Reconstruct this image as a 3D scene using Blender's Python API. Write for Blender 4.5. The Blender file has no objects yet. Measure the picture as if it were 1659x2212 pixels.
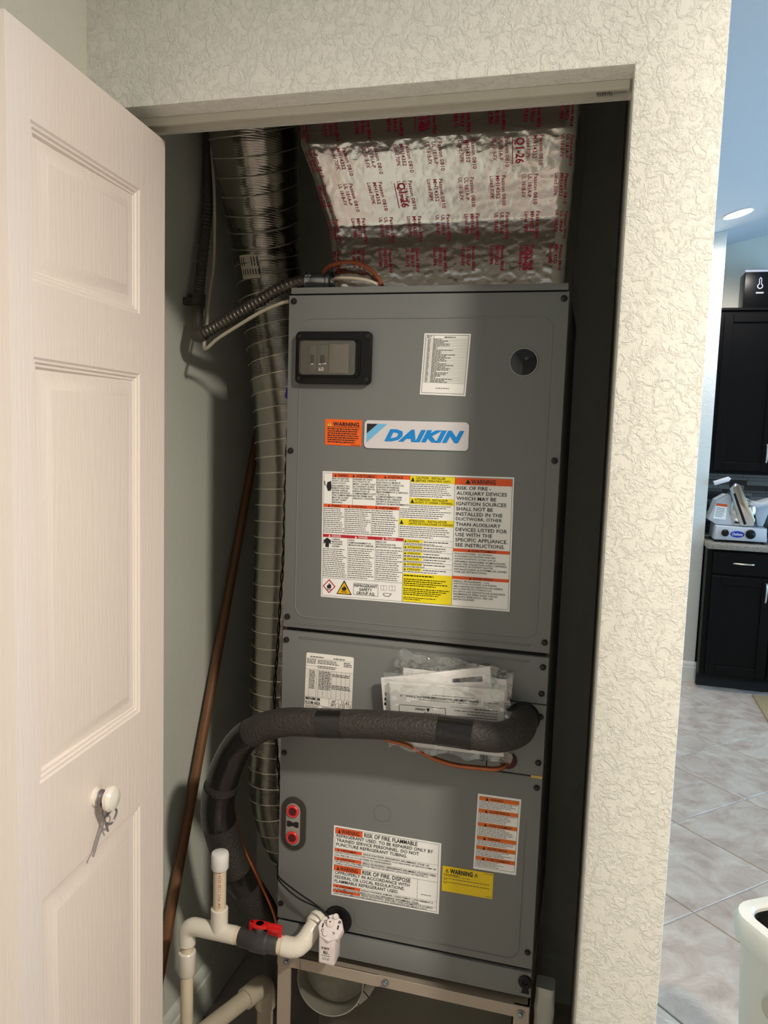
import bpy, bmesh, math, random
from mathutils import Vector, Matrix, noise

random.seed(7)
SC = bpy.context.scene
COL = SC.collection
PI = math.pi

# ------------------------------------------------------------------ camera
CAM = Vector((0.593, -1.446, 1.53))
YAW, PITCH, ROLL, FPX = 0.2617, 0.1039, 0.0323, 1680.0
fw = Vector((-math.sin(YAW)*math.cos(PITCH), math.cos(YAW)*math.cos(PITCH), -math.sin(PITCH)))
rt = Vector((math.cos(YAW), math.sin(YAW), 0))
up = rt.cross(fw)
r2 = rt*math.cos(ROLL) + up*math.sin(ROLL)
u2 = -rt*math.sin(ROLL) + up*math.cos(ROLL)
cd = bpy.data.cameras.new('camera'); cam = bpy.data.objects.new('camera', cd); COL.objects.link(cam)
cam.matrix_world = Matrix(((r2.x, u2.x, -fw.x, CAM.x), (r2.y, u2.y, -fw.y, CAM.y), (r2.z, u2.z, -fw.z, CAM.z), (0, 0, 0, 1)))
cd.sensor_fit = 'VERTICAL'; cd.sensor_height = 24.0; cd.lens = FPX*24.0/2212.0
cd.clip_start = 0.02; cd.clip_end = 60
SC.camera = cam

# ------------------------------------------------------------------ world, lights, exposure
w = bpy.data.worlds.new('sky'); SC.world = w; w.use_nodes = True
bg = w.node_tree.nodes['Background']; bg.inputs[0].default_value = (0.36, 0.62, 1.0, 1); bg.inputs[1].default_value = 1.4
SC.view_settings.view_transform = 'Standard'; SC.view_settings.look = 'None'
SC.view_settings.gamma = 1.0; SC.view_settings.use_curve_mapping = False
SC.view_settings.exposure = 0.14

def area(name, loc, target, sx, sy, power, col):
    l = bpy.data.lights.new(name, 'AREA'); l.shape = 'RECTANGLE'; l.size = sx; l.size_y = sy; l.energy = power; l.color = col
    o = bpy.data.objects.new(name, l); COL.objects.link(o); o.location = loc
    o.rotation_euler = (Vector(target)-Vector(loc)).to_track_quat('-Z', 'Y').to_euler(); return o
def lamp_light(name, loc, power, col, radius):
    l = bpy.data.lights.new(name, 'SPOT'); l.energy = power; l.color = col; l.shadow_soft_size = radius
    l.spot_size = math.radians(165); l.spot_blend = 0.6
    o = bpy.data.objects.new(name, l); COL.objects.link(o); o.location = loc; return o
# daylight from the big glazed door in the kitchen's far side wall
area('daylight', (4.42, 2.1, 1.35), (2.0, 2.1, 1.2), 2.6, 2.1, 78, (0.27, 0.62, 1.0))
# ceiling downlight of the room the photographer stands in; further back, an added narrow spot brightens the foil's reflection
lamp_light('room_downlight', (1.80, -1.62, 2.89), 320, (1.0, 0.91, 0.785), 0.11)
rl = lamp_light('foil_fill_spot', (0.35, -4.6, 2.53), 230, (1.0, 0.90, 0.78), 0.09); rl.data.spot_size = math.radians(80); rl.data.spot_blend = 0.3
lamp_light('kitchen_downlight', (1.290, 3.39, 2.780), 62, (1.0, 0.93, 0.86), 0.07)

# ------------------------------------------------------------------ helpers
def s2l(c):
    return tuple(((v/255.0)/12.92 if v/255.0 <= 0.04045 else ((v/255.0+0.055)/1.055)**2.4) for v in c)
MATS = {}
def M(name, rgb, rough=0.5, metal=0.0, var=0.05, vs=25.0, bump=0.0, bs=200.0, coat=0.0, spec=0.5, detail=3.0):
    """principled material, colour in sRGB 0-255, with procedural mottling and fine relief"""
    if name in MATS: return MATS[name]
    m = bpy.data.materials.new(name); m.use_nodes = True; nt = m.node_tree; N = nt.nodes; L = nt.links
    b = N['Principled BSDF']; c = s2l(rgb)
    b.inputs['Roughness'].default_value = rough; b.inputs['Metallic'].default_value = metal
    b.inputs['Coat Weight'].default_value = coat; b.inputs['Specular IOR Level'].default_value = spec
    tc = N.new('ShaderNodeTexCoord'); nz = N.new('ShaderNodeTexNoise'); nz.inputs['Scale'].default_value = vs; nz.inputs['Detail'].default_value = detail
    L.new(tc.outputs['Object'], nz.inputs['Vector'])
    mx = N.new('ShaderNodeMix'); mx.data_type = 'RGBA'
    mx.inputs[6].default_value = (*[max(0, v*(1-var)) for v in c], 1); mx.inputs[7].default_value = (*[min(1, v*(1+var)) for v in c], 1)
    L.new(nz.outputs['Fac'], mx.inputs[0]); L.new(mx.outputs[2], b.inputs['Base Color'])
    if bump > 0:
        n2 = N.new('ShaderNodeTexNoise'); n2.inputs['Scale'].default_value = bs; n2.inputs['Detail'].default_value = 3
        L.new(tc.outputs['Object'], n2.inputs['Vector'])
        bp = N.new('ShaderNodeBump'); bp.inputs['Strength'].default_value = 1.0; bp.inputs['Distance'].default_value = bump
        L.new(n2.outputs['Fac'], bp.inputs['Height']); L.new(bp.outputs[0], b.inputs['Normal'])
    MATS[name] = m; return m

def wall_mat(name, rgb, amp=0.0016, scale=34.0):
    """painted drywall with a skip-trowel / knockdown relief"""
    m = M(name, rgb, 0.62, var=0.03, vs=6); nt = m.node_tree; N = nt.nodes; L = nt.links; b = N['Principled BSDF']
    tc = N.new('ShaderNodeTexCoord')
    wn = N.new('ShaderNodeTexNoise'); wn.inputs['Scale'].default_value = scale*0.7; wn.inputs['Detail'].default_value = 2
    L.new(tc.outputs['Object'], wn.inputs['Vector'])
    vm = N.new('ShaderNodeVectorMath'); vm.operation = 'MULTIPLY_ADD'; vm.inputs[1].default_value = (0.05, 0.05, 0.05)
    L.new(wn.outputs['Color'], vm.inputs[0]); L.new(tc.outputs['Object'], vm.inputs[2])
    nz = N.new('ShaderNodeTexNoise'); nz.inputs['Scale'].default_value = scale; nz.inputs['Detail'].default_value = 5.0
    nz.inputs['Roughness'].default_value = 0.66; L.new(vm.outputs[0], nz.inputs['Vector'])
    mr = N.new('ShaderNodeMapRange'); mr.interpolation_type = 'SMOOTHSTEP'; mr.inputs[1].default_value = 0.42; mr.inputs[2].default_value = 0.64
    L.new(nz.outputs['Fac'], mr.inputs[0])
    n3 = N.new('ShaderNodeTexNoise'); n3.inputs['Scale'].default_value = scale*4; n3.inputs['Detail'].default_value = 2
    L.new(tc.outputs['Object'], n3.inputs['Vector'])
    ad = N.new('ShaderNodeMath'); ad.operation = 'MULTIPLY_ADD'; ad.inputs[1].default_value = 0.22
    L.new(n3.outputs['Fac'], ad.inputs[0]); L.new(mr.outputs[0], ad.inputs[2])
    bp = N.new('ShaderNodeBump'); bp.inputs['Distance'].default_value = amp; bp.inputs['Strength'].default_value = 1.0
    L.new(ad.outputs[0], bp.inputs['Height']); L.new(bp.outputs[0], b.inputs['Normal'])
    return m

def foil_mat(name, rgb, rough, amp, scale, stripes=0.0):
    m = M(name, rgb, rough, 1.0, var=0.10, vs=30); nt = m.node_tree; N = nt.nodes; L = nt.links; b = N['Principled BSDF']
    tc = N.new('ShaderNodeTexCoord'); nz = N.new('ShaderNodeTexNoise'); nz.inputs['Scale'].default_value = scale; nz.inputs['Detail'].default_value = 4
    L.new(tc.outputs['Object'], nz.inputs['Vector']); h = nz.outputs['Fac']
    if stripes:
        wv = N.new('ShaderNodeTexWave'); wv.bands_direction = 'Z'; wv.inputs['Scale'].default_value = stripes
        wv.inputs['Distortion'].default_value = 1.2; wv.inputs['Detail'].default_value = 2; L.new(tc.outputs['Object'], wv.inputs['Vector'])
        a = N.new('ShaderNodeMath'); a.operation = 'MULTIPLY_ADD'; a.inputs[1].default_value = 0.55
        L.new(wv.outputs['Fac'], a.inputs[0]); L.new(h, a.inputs[2]); h = a.outputs[0]
    bp = N.new('ShaderNodeBump'); bp.inputs['Distance'].default_value = amp; L.new(h, bp.inputs['Height']); L.new(bp.outputs[0], b.inputs['Normal'])
    return m

def emit_mat(name, col, strength):
    m = bpy.data.materials.new(name); m.use_nodes = True; nt = m.node_tree; b = nt.nodes['Principled BSDF']
    b.inputs['Base Color'].default_value = (0.9, 0.9, 0.9, 1); b.inputs['Emission Color'].default_value = (*col, 1); b.inputs['Emission Strength'].default_value = strength
    return m

def clear_mat(name, tint, gloss, rough):
    m = bpy.data.materials.new(name); m.use_nodes = True; nt = m.node_tree; N = nt.nodes; L = nt.links
    for n in list(N): N.remove(n)
    o = N.new('ShaderNodeOutputMaterial'); t = N.new('ShaderNodeBsdfTransparent'); t.inputs[0].default_value = (*tint, 1)
    g = N.new('ShaderNodeBsdfGlossy'); g.inputs['Roughness'].default_value = rough
    tc = N.new('ShaderNodeTexCoord'); nz = N.new('ShaderNodeTexNoise'); nz.inputs['Scale'].default_value = 60
    bp = N.new('ShaderNodeBump'); bp.inputs['Distance'].default_value = 0.002
    L.new(tc.outputs['Object'], nz.inputs['Vector']); L.new(nz.outputs['Fac'], bp.inputs['Height']); L.new(bp.outputs[0], g.inputs['Normal'])
    mx = N.new('ShaderNodeMixShader'); mx.inputs[0].default_value = gloss
    L.new(t.outputs[0], mx.inputs[1]); L.new(g.outputs[0], mx.inputs[2]); L.new(mx.outputs[0], o.inputs[0]); return m

def mesh_of(name, bm, mat, smooth=35):
    me = bpy.data.meshes.new(name); bm.normal_update(); bm.to_mesh(me); bm.free()
    if mat is not None: me.materials.append(mat)
    if smooth:
        me.shade_smooth(); me.set_sharp_from_angle(angle=math.radians(smooth))
    return me
def obj(name, bm, mat, parent=None, smooth=35):
    """one mesh object; coordinates are world coordinates whatever the parent"""
    me = bm if isinstance(bm, bpy.types.Mesh) else mesh_of(name, bm, mat, smooth)
    o = bpy.data.objects.new(name, me); COL.objects.link(o)
    if parent is not None:
        o.parent = parent; o.location = -wloc(parent)
    return o
def wloc(o):
    v = Vector(o.location)
    while o.parent is not None:
        o = o.parent; v += Vector(o.location)
    return v
def tag(o, label, cat, group=None):
    o['label'] = label; o['category'] = cat
    if group: o['group'] = group
    return o
def thing(name, label, cat, loc, group=None):
    o = bpy.data.objects.new(name, None); COL.objects.link(o); o.location = loc; o.empty_display_size = 0.05
    return tag(o, label, cat, group)
def struct(name, bm, mat, parent=None, smooth=35):
    o = obj(name, bm, mat, parent, smooth)
    if parent is None: o['kind'] = 'structure'
    return o

def NB(): return bmesh.new()
def box(bm, x0, x1, y0, y1, z0, z1, bev=0.0, seg=2):
    vs = [bm.verts.new((x, y, z)) for z in (z0, z1) for y in (y0, y1) for x in (x0, x1)]
    fs = [(0, 2, 3, 1), (4, 5, 7, 6), (0, 1, 5, 4), (2, 6, 7, 3), (0, 4, 6, 2), (1, 3, 7, 5)]
    faces = [bm.faces.new([vs[i] for i in f]) for f in fs]
    if bev > 0:
        es = list({e for f in faces for e in f.edges}); bmesh.ops.bevel(bm, geom=es, offset=bev, segments=seg, profile=0.5, affect='EDGES')
    return bm
def BX(*a, **k): return box(NB(), *a, **k)
def prism(bm, poly, axis, a0, a1, bev=0.0, seg=2):
    """polygon (2D) extruded along an axis; axis y: poly=(x,z); x: (y,z); z: (x,y)"""
    def P(p, a):
        return {'y': (p[0], a, p[1]), 'x': (a, p[0], p[1]), 'z': (p[0], p[1], a)}[axis]
    A = [bm.verts.new(P(p, a0)) for p in poly]; B = [bm.verts.new(P(p, a1)) for p in poly]; n = len(poly)
    faces = [bm.faces.new(A), bm.faces.new(B[::-1])] + [bm.faces.new((A[i], B[i], B[(i+1) % n], A[(i+1) % n])) for i in range(n)]
    bmesh.ops.recalc_face_normals(bm, faces=faces)
    if bev > 0:
        es = list({e for f in faces[:2] for e in f.edges}); bmesh.ops.bevel(bm, geom=es, offset=bev, segments=seg, profile=0.5, affect='EDGES')
    return bm
def PR(*a, **k): return prism(NB(), *a, **k)
def rrect(x0, z0, x1, z1, r, n=5):
    pts = []
    for cx, cz, a in ((x1-r, z1-r, 0), (x0+r, z1-r, 90), (x0+r, z0+r, 180), (x1-r, z0+r, 270)):
        for i in range(n+1):
            t = math.radians(a+90*i/n); pts.append((cx+r*math.cos(t), cz+r*math.sin(t)))
    return pts
def frame_of(d):
    d = d.normalized(); a = Vector((0, 0, 1)) if abs(d.z) < 0.9 else Vector((1, 0, 0))
    u = a.cross(d).normalized(); return u, d.cross(u)
def tube(bm, pts, rad, n=16, caps=True, closed=False):
    """tube along a polyline; rad is a number or a list; parallel-transport frame"""
    pts = [Vector(p) for p in pts]; m = len(pts)
    rads = rad if isinstance(rad, (list, tuple)) else [rad]*m
    rings = []; u = None
    for i, p in enumerate(pts):
        if closed: d = pts[(i+1) % m]-pts[i-1]
        else: d = pts[min(i+1, m-1)]-pts[max(i-1, 0)]
        d.normalize()
        if u is None: u, v = frame_of(d)
        else:
            u = (u-d*u.dot(d)).normalized(); v = d.cross(u)
        rings.append([bm.verts.new(p+(u*math.cos(2*PI*k/n)+v*math.sin(2*PI*k/n))*rads[i]) for k in range(n)])
    for i in range(m if closed else m-1):
        A, B = rings[i], rings[(i+1) % m]
        for k in range(n): bm.faces.new((A[k], A[(k+1) % n], B[(k+1) % n], B[k]))
    if caps and not closed:
        bm.faces.new(rings[0][::-1]); bm.faces.new(rings[-1])
    return bm
def TB(*a, **k): return tube(NB(), *a, **k)
def lathe(bm, p0, axis, prof, n=24):
    """profile [(distance along axis, radius)] turned about an axis through p0"""
    p0 = Vector(p0); d = Vector(axis).normalized(); u, v = frame_of(d); rings = []
    for t, r in prof:
        rings.append([bm.verts.new(p0+d*t+(u*math.cos(2*PI*k/n)+v*math.sin(2*PI*k/n))*max(r, 1e-5)) for k in range(n)])
    for A, B in zip(rings, rings[1:]):
        for k in range(n): bm.faces.new((A[k], A[(k+1) % n], B[(k+1) % n], B[k]))
    if prof[0][1] > 1e-4: bm.faces.new(rings[0][::-1])
    if prof[-1][1] > 1e-4: bm.faces.new(rings[-1])
    return bm
def LT(*a, **k): return lathe(NB(), *a, **k)
def spline(pts, per=10):
    """Catmull-Rom through the points (any dimension)"""
    P = [list(p) for p in pts]; P = [[2*a-b for a, b in zip(P[0], P[1])]]+P+[[2*a-b for a, b in zip(P[-1], P[-2])]]
    out = []
    for i in range(1, len(P)-2):
        for s in range(per):
            t = s/per
            out.append([0.5*(2*b+(c-a)*t+(2*a-5*b+4*c-d)*t*t+(-a+3*b-3*c+d)*t**3) for a, b, c, d in zip(P[i-1], P[i], P[i+1], P[i+2])])
    out.append(P[-2]); return out
def bead(bm, poly, y, wdt, h):
    """low raised bead along a closed outline in the XZ plane at depth y (towards -y)"""
    n = len(poly); rings = []
    for i in range(n):
        a = Vector(poly[i-1]); b = Vector(poly[(i+1) % n]); t = (b-a).normalized(); nn = Vector((-t.y, t.x)); p = Vector(poly[i])
        row = []
        for o, hh in ((-wdt, 0.0005), (-wdt*0.45, -h), (wdt*0.45, -h), (wdt, 0.0005)):
            q = p+nn*o; row.append(bm.verts.new((q.x, y+hh, q.y)))
        rings.append(row)
    for i in range(n):
        A, B = rings[i], rings[(i+1) % n]
        for k in range(3): bm.faces.new((A[k], A[k+1], B[k+1], B[k]))
    bmesh.ops.recalc_face_normals(bm, faces=bm.faces[:])
    return bm

# ---------- flat print: lettering as geometry on a sheet
GLYPH = {}
def glyphs(body, bold=0.0, shear=0.0):
    key = (body, bold, shear)
    if key in GLYPH: return GLYPH[key]
    c = bpy.data.curves.new('t', 'FONT'); c.body = body; c.size = 1.0; c.resolution_u = 2; c.offset = bold; c.shear = shear; c.space_character = 1.0+bold*1.5
    o = bpy.data.objects.new('t', c); COL.objects.link(o)
    dg = bpy.context.evaluated_depsgraph_get(); me = bpy.data.meshes.new_from_object(o.evaluated_get(dg))
    V = [(v.co.x, v.co.y) for v in me.vertices]; F = [tuple(p.vertices) for p in me.polygons]
    bpy.data.objects.remove(o); bpy.data.curves.remove(c); bpy.data.meshes.remove(me)
    xs = [p[0] for p in V]; ys = [p[1] for p in V]; x0, x1, y0, y1 = min(xs), max(xs), min(ys), max(ys)
    V = [((x-x0)/(x1-x0), (y-y0)/(y1-y0)) for x, y in V]
    GLYPH[key] = (V, F, (x1-x0)/(y1-y0)); return GLYPH[key]

class Sheet:
    """printed sheet: four corners TL TR BR BL in space; print lies a hair above it. u right, v down, 0..1"""
    def __init__(self, name, corners, mat, parent, normal=(0, -1, 0), thick=0.0007, rnd=0.0, label=None):
        self.c = [Vector(p) for p in corners]; self.n = Vector(normal).normalized(); self.t = thick; self.parts = {}; self.single = []; self.name = name; self.lift = 0.00035
        bm = NB(); W = (self.c[1]-self.c[0]).length; H = (self.c[3]-self.c[0]).length
        pts = [(u/W, 1-v/H) for u, v in rrect(0, 0, W, H, rnd, 5)] if rnd else [(0, 0), (1, 0), (1, 1), (0, 1)]
        A = [bm.verts.new(self.P(u, v, 0)) for u, v in pts]; B = [bm.verts.new(self.P(u, v, thick)) for u, v in pts]; k = len(pts)
        bm.faces.new(A); bm.faces.new(B[::-1])
        for i in range(k): bm.faces.new((A[i], B[i], B[(i+1) % k], A[(i+1) % k]))
        bmesh.ops.recalc_face_normals(bm, faces=bm.faces[:])
        self.o = obj(name, bm, mat, parent, smooth=0)
        if label: self.o['label'] = label
    def P(self, u, v, h):
        a, b, c, d = self.c
        return (a*(1-u)+b*u)*(1-v)+(d*(1-u)+c*u)*v+self.n*h
    def bm(self, part, mat):
        if part not in self.parts: self.parts[part] = (NB(), mat)
        return self.parts[part][0]
    def poly(self, part, mat, pts, lvl=1):
        if part.endswith(('_band', '_triangle', '_diamond', '_field', 'pictogram')): self.single.append((part, mat, pts, lvl)); return
        b = self.bm(part, mat); b.faces.new([b.verts.new(self.P(u, v, self.t+self.lift*lvl)) for u, v in pts])
    def rect(self, part, mat, u0, v0, u1, v1, lvl=1): self.poly(part, mat, [(u0, v0), (u1, v0), (u1, v1), (u0, v1)], lvl)
    def line(self, part, mat, u0, v0, u1, v1, w, lvl=1):
        """thin rule, w in metres"""
        W = (self.c[1]-self.c[0]).length; H = (self.c[3]-self.c[0]).length
        if abs(u1-u0)*W > abs(v1-v0)*H: self.rect(part, mat, u0, v0-w/H/2, u1, v0+w/H/2, lvl)
        else: self.rect(part, mat, u0-w/W/2, v0, u0+w/W/2, v1, lvl)
    def frame(self, part, mat, u0, v0, u1, v1, w):
        self.line(part, mat, u0, v0, u1, v0, w); self.line(part, mat, u0, v1, u1, v1, w); self.line(part, mat, u0, v0, u0, v1, w); self.line(part, mat, u1, v0, u1, v1, w)
    def text(self, part, mat, body, u0, v0, u1, v1, bold=0.01, lvl=2, shear=0.0):
        V, F, asp = glyphs(body, bold, shear); b = self.bm(part, mat)
        vs = [b.verts.new(self.P(u0+(u1-u0)*x, v1+(v0-v1)*y, self.t+self.lift*lvl)) for x, y in V]
        for f in F:
            try: b.faces.new([vs[i] for i in f])
            except ValueError: pass
    def para(self, part, mat, lines, u0, v0, u1, v1, widths=None, bold=0.006, fill=0.68):
        n = len(lines); ma = max(glyphs(s, bold)[2] for s in lines)
        for i, s in enumerate(lines):
            w = widths[i] if widths else glyphs(s, bold)[2]/ma; h = (v1-v0)/n
            self.text(part, mat, s, u0, v0+i*h, u0+(u1-u0)*w, v0+(i+fill)*h, bold)
    def greek(self, part, mat, u0, v0, u1, v1, n, fill=0.36, ragged=0.3, seed=1):
        """body copy too small to read: rows of word-long dashes"""
        R = random.Random(seed); W = (self.c[1]-self.c[0]).length; H = (self.c[3]-self.c[0]).length; h = (v1-v0)/n
        for i in range(n):
            u = u0; end = u1-(u1-u0)*(R.random()*ragged*(1.6 if i == n-1 else 1))
            while u < end:
                wl = (0.0018+R.random()*0.0052)/W; a = min(u+wl, end)
                self.rect(part, mat, u, v0+i*h+h*0.2, a, v0+i*h+h*(0.2+fill)); u = a+0.0011/W
    def tri(self, part, mat, cu, cv, su, sv, lvl=2):
        self.poly(part, mat, [(cu, cv-sv), (cu-su, cv+sv), (cu+su, cv+sv)], lvl)
    def done(self):
        for k, (b, m) in self.parts.items():
            bmesh.ops.recalc_face_normals(b, faces=b.faces[:]); n = len(b.faces); o = obj(k, b, m, self.o, smooth=0)
            if n > 1: o['kind'] = 'stuff'        # print too small to pick apart
        for k, m, pts, lvl in self.single:
            b = NB(); b.faces.new([b.verts.new(self.P(u, v, self.t+self.lift*lvl)) for u, v in pts]); obj(k, b, m, self.o, smooth=0)
        return self.o

# ------------------------------------------------------------------ materials of the setting
m_wall = wall_mat('painted_drywall', (232, 230, 220), 0.00085, 66.0)
m_wall2 = wall_mat('painted_wall_smooth', (228, 227, 214), 0.0004, 60.0)
m_closet = wall_mat('closet_wall_paint', (206, 209, 198), 0.00025, 70.0)
m_ceil = M('ceiling_paint', (212, 215, 218), 0.8, var=0.02, bump=0.0006, bs=120)
m_trimw = M('white_trim_paint', (226, 224, 216), 0.4, var=0.03)
m_slab = M('grout_slab', (176, 166, 160), 0.8, var=0.08, vs=40)

def cz(x): return 2.80+0.25*(x-1.285)
def wpoly(x0, x1, z0=0.0): return [(x0, z0), (x1, z0), (x1, cz(x1)), (x0, cz(x0))]

# floor slab and its diagonal tiles
floor = struct('floor', BX(-0.6, 4.7, -7.2, 4.4, -0.12, -0.004), m_slab)
def tile_mat(i):
    m = M('marbled_tile_%d' % i, (196+4*i, 186+3*i, 181+3*i), 0.22, var=0.02, vs=6, spec=0.6)
    N = m.node_tree.nodes; L = m.node_tree.links; b = N['Principled BSDF']
    tc = N.new('ShaderNodeTexCoord'); mp = N.new('ShaderNodeMapping'); mp.inputs['Scale'].default_value = (5.0, 7.5, 1); mp.inputs['Rotation'].default_value = (0, 0, 0.5)
    mp.inputs['Location'].default_value = (i*3.1, i*1.7, 0)
    nz = N.new('ShaderNodeTexNoise'); nz.inputs['Scale'].default_value = 1.6; nz.inputs['Detail'].default_value = 7; nz.inputs['Roughness'].default_value = 0.62; nz.inputs['Distortion'].default_value = 0.6
    L.new(tc.outputs['Object'], mp.inputs[0]); L.new(mp.outputs[0], nz.inputs['Vector'])
    cr = N.new('ShaderNodeValToRGB'); e = cr.color_ramp.elements
    e[0].position = 0.30; e[0].color = (*s2l((184, 162, 146)), 1); e[1].position = 0.72; e[1].color = (*s2l((228, 211, 194)), 1)
    k = e.new(0.47); k.color = (*s2l((205, 183, 166)), 1); k2 = e.new(0.56); k2.color = (*s2l((213, 195, 178)), 1)
    L.new(nz.outputs['Fac'], cr.inputs[0]); L.new(cr.outputs[0], b.inputs['Base Color'])
    bp = N.new('ShaderNodeBump'); bp.inputs['Distance'].default_value = 0.0015; L.new(nz.outputs['Fac'], bp.inputs['Height']); L.new(bp.outputs[0], b.inputs['Normal'])
    return m
tmats = [tile_mat(i) for i in range(3)]
TS = 0.4375; HALF = TS/2-0.0025
tile_me = [mesh_of('floor_tile', BX(-HALF, HALF, -HALF, HALF, -0.006, 0.0, bev=0.0015, seg=1), m) for m in tmats]
kk = 0
for a in range(-9, 12):
    for b in range(-9, 12):
        d = 0.457+0.62*a; s = 2.44+0.62*b; x = (s-d)/2; y = (s+d)/2
        if not (0.45 < x < 3.4 and -0.4 < y < 3.9): continue
        if y+0.31 > 4.2 or x-0.31 < -0.40: continue
        o = bpy.data.objects.new('floor_tile', tile_me[kk % 3]); COL.objects.link(o); o.parent = floor
        o.location = (x, y, 0); o.rotation_euler = (0, 0, PI/4+(kk % 4)*PI/2); kk += 1

# walls
struct('ceiling', PR([(-0.55, cz(-0.55)), (4.65, cz(4.65)), (4.65, cz(4.65)+0.1), (-0.55, cz(-0.55)+0.1)], 'y', -7.15, 4.40), m_ceil)
struct('wall_front', PR([(-0.53, 0), (-0.215, 0), (-0.215, 2.03), (0.614, 2.03), (0.614, 0), (0.73, 0), (0.73, cz(0.73)), (-0.53, cz(-0.53))], 'y', -0.30, -0.18, bev=0.004), m_wall)
struct('wall_closet_right', BX(0.616, 0.73, -0.18, 0.70, 0, 2.36), m_closet)
struct('wall_closet_left', BX(-0.416, -0.316, -0.18, 0.70, 0, 2.36), m_closet)
struct('wall_closet_back', BX(-0.316, 0.616, 0.60, 0.70, 0, 2.36), m_closet)
struct('ceiling_closet', BX(-0.416, 0.73, -0.18, 0.70, 2.36, 2.41), m_closet)
struct('wall_left', PR(wpoly(-0.334, -0.234), 'y', -7.10, -0.30), m_wall2)
struct('wall_hall', PR(wpoly(-0.53, -0.42), 'y', -0.18, 3.85), m_wall2)
struct('wall_behind', PR(wpoly(-0.334, 4.60), 'y', -7.10, -7.00), m_wall2)
struct('wall_partition', PR(wpoly(-0.53, 1.285), 'y', 3.75, 4.33, bev=0.004), m_wall)
struct('wall_kitchen', PR(wpoly(1.285, 4.60), 'y', 4.23, 4.33), m_wall2)
bm = NB()
box(bm, 4.50, 4.60, -7.00, 0.70, 0, cz(4.5)); box(bm, 4.50, 4.60, 3.50, 4.23, 0, cz(4.5)); box(bm, 4.50, 4.60, 0.70, 3.50, 2.45, cz(4.5)); box(bm, 4.50, 4.60, 0.70, 3.50, 0, 0.06)
struct('wall_right', bm, m_wall2)
wf = struct('window_1', BX(4.50, 4.56, 0.70, 0.76, 0.06, 2.45, bev=0.004), m_trimw)
for y in (2.07, 3.44): struct('window_frame', BX(4.50, 4.56, y, y+0.06, 0.06, 2.45, bev=0.004), m_trimw, wf)
struct('window_frame', BX(4.50, 4.56, 0.76, 3.44, 2.39, 2.45, bev=0.004), m_trimw, wf)

# baseboards
def bb_prof(sgn, base, h=0.13, t=0.013):
    return [(base, 0), (base+sgn*t, 0), (base+sgn*t, h*0.72), (base+sgn*t*0.7, h*0.76), (base+sgn*t*0.75, h*0.86), (base+sgn*t*0.35, h*0.97), (base, h)]
struct('baseboard_closet_left', PR([(x, z) for x, z in bb_prof(1, -0.316)], 'y', -0.18, 0.588), m_closet)
struct('baseboard_closet_back', PR([(y, z) for y, z in bb_prof(-1, 0.60)], 'x', -0.303, 0.616), m_closet)
struct('baseboard_partition', PR([(y, z) for y, z in bb_prof(-1, 3.75)], 'x', -0.42, 1.292), m_trimw)

# ------------------------------------------------------------------ bifold door
def door_white():
    m = M('door_white_paint', (242, 229, 220), 0.42, var=0.02); N = m.node_tree.nodes; L = m.node_tree.links; b = N['Principled BSDF']
    tc = N.new('ShaderNodeTexCoord'); mp = N.new('ShaderNodeMapping'); mp.inputs['Scale'].default_value = (60, 60, 4)
    nz = N.new('ShaderNodeTexNoise'); nz.inputs['Scale'].default_value = 3.0; nz.inputs['Detail'].default_value = 3; nz.inputs['Distortion'].default_value = 0.4
    L.new(tc.outputs['Object'], mp.inputs[0]); L.new(mp.outputs[0], nz.inputs['Vector'])
    bp = N.new('ShaderNodeBump'); bp.inputs['Distance'].default_value = 0.0006; L.new(nz.outputs['Fac'], bp.inputs['Height']); L.new(bp.outputs[0], b.inputs['Normal'])
    return m
m_door = door_white()
door = bpy.data.objects.new('door_1', None); COL.objects.link(door); door.location = (-0.15, -0.44, 0.0); door['kind'] = 'structure'
door['label'] = 'white moulded bifold closet door folded open beside the opening'
PAN = [(0.20, 0.879), (1.045, 1.609), (1.703, 1.896)]
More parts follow.
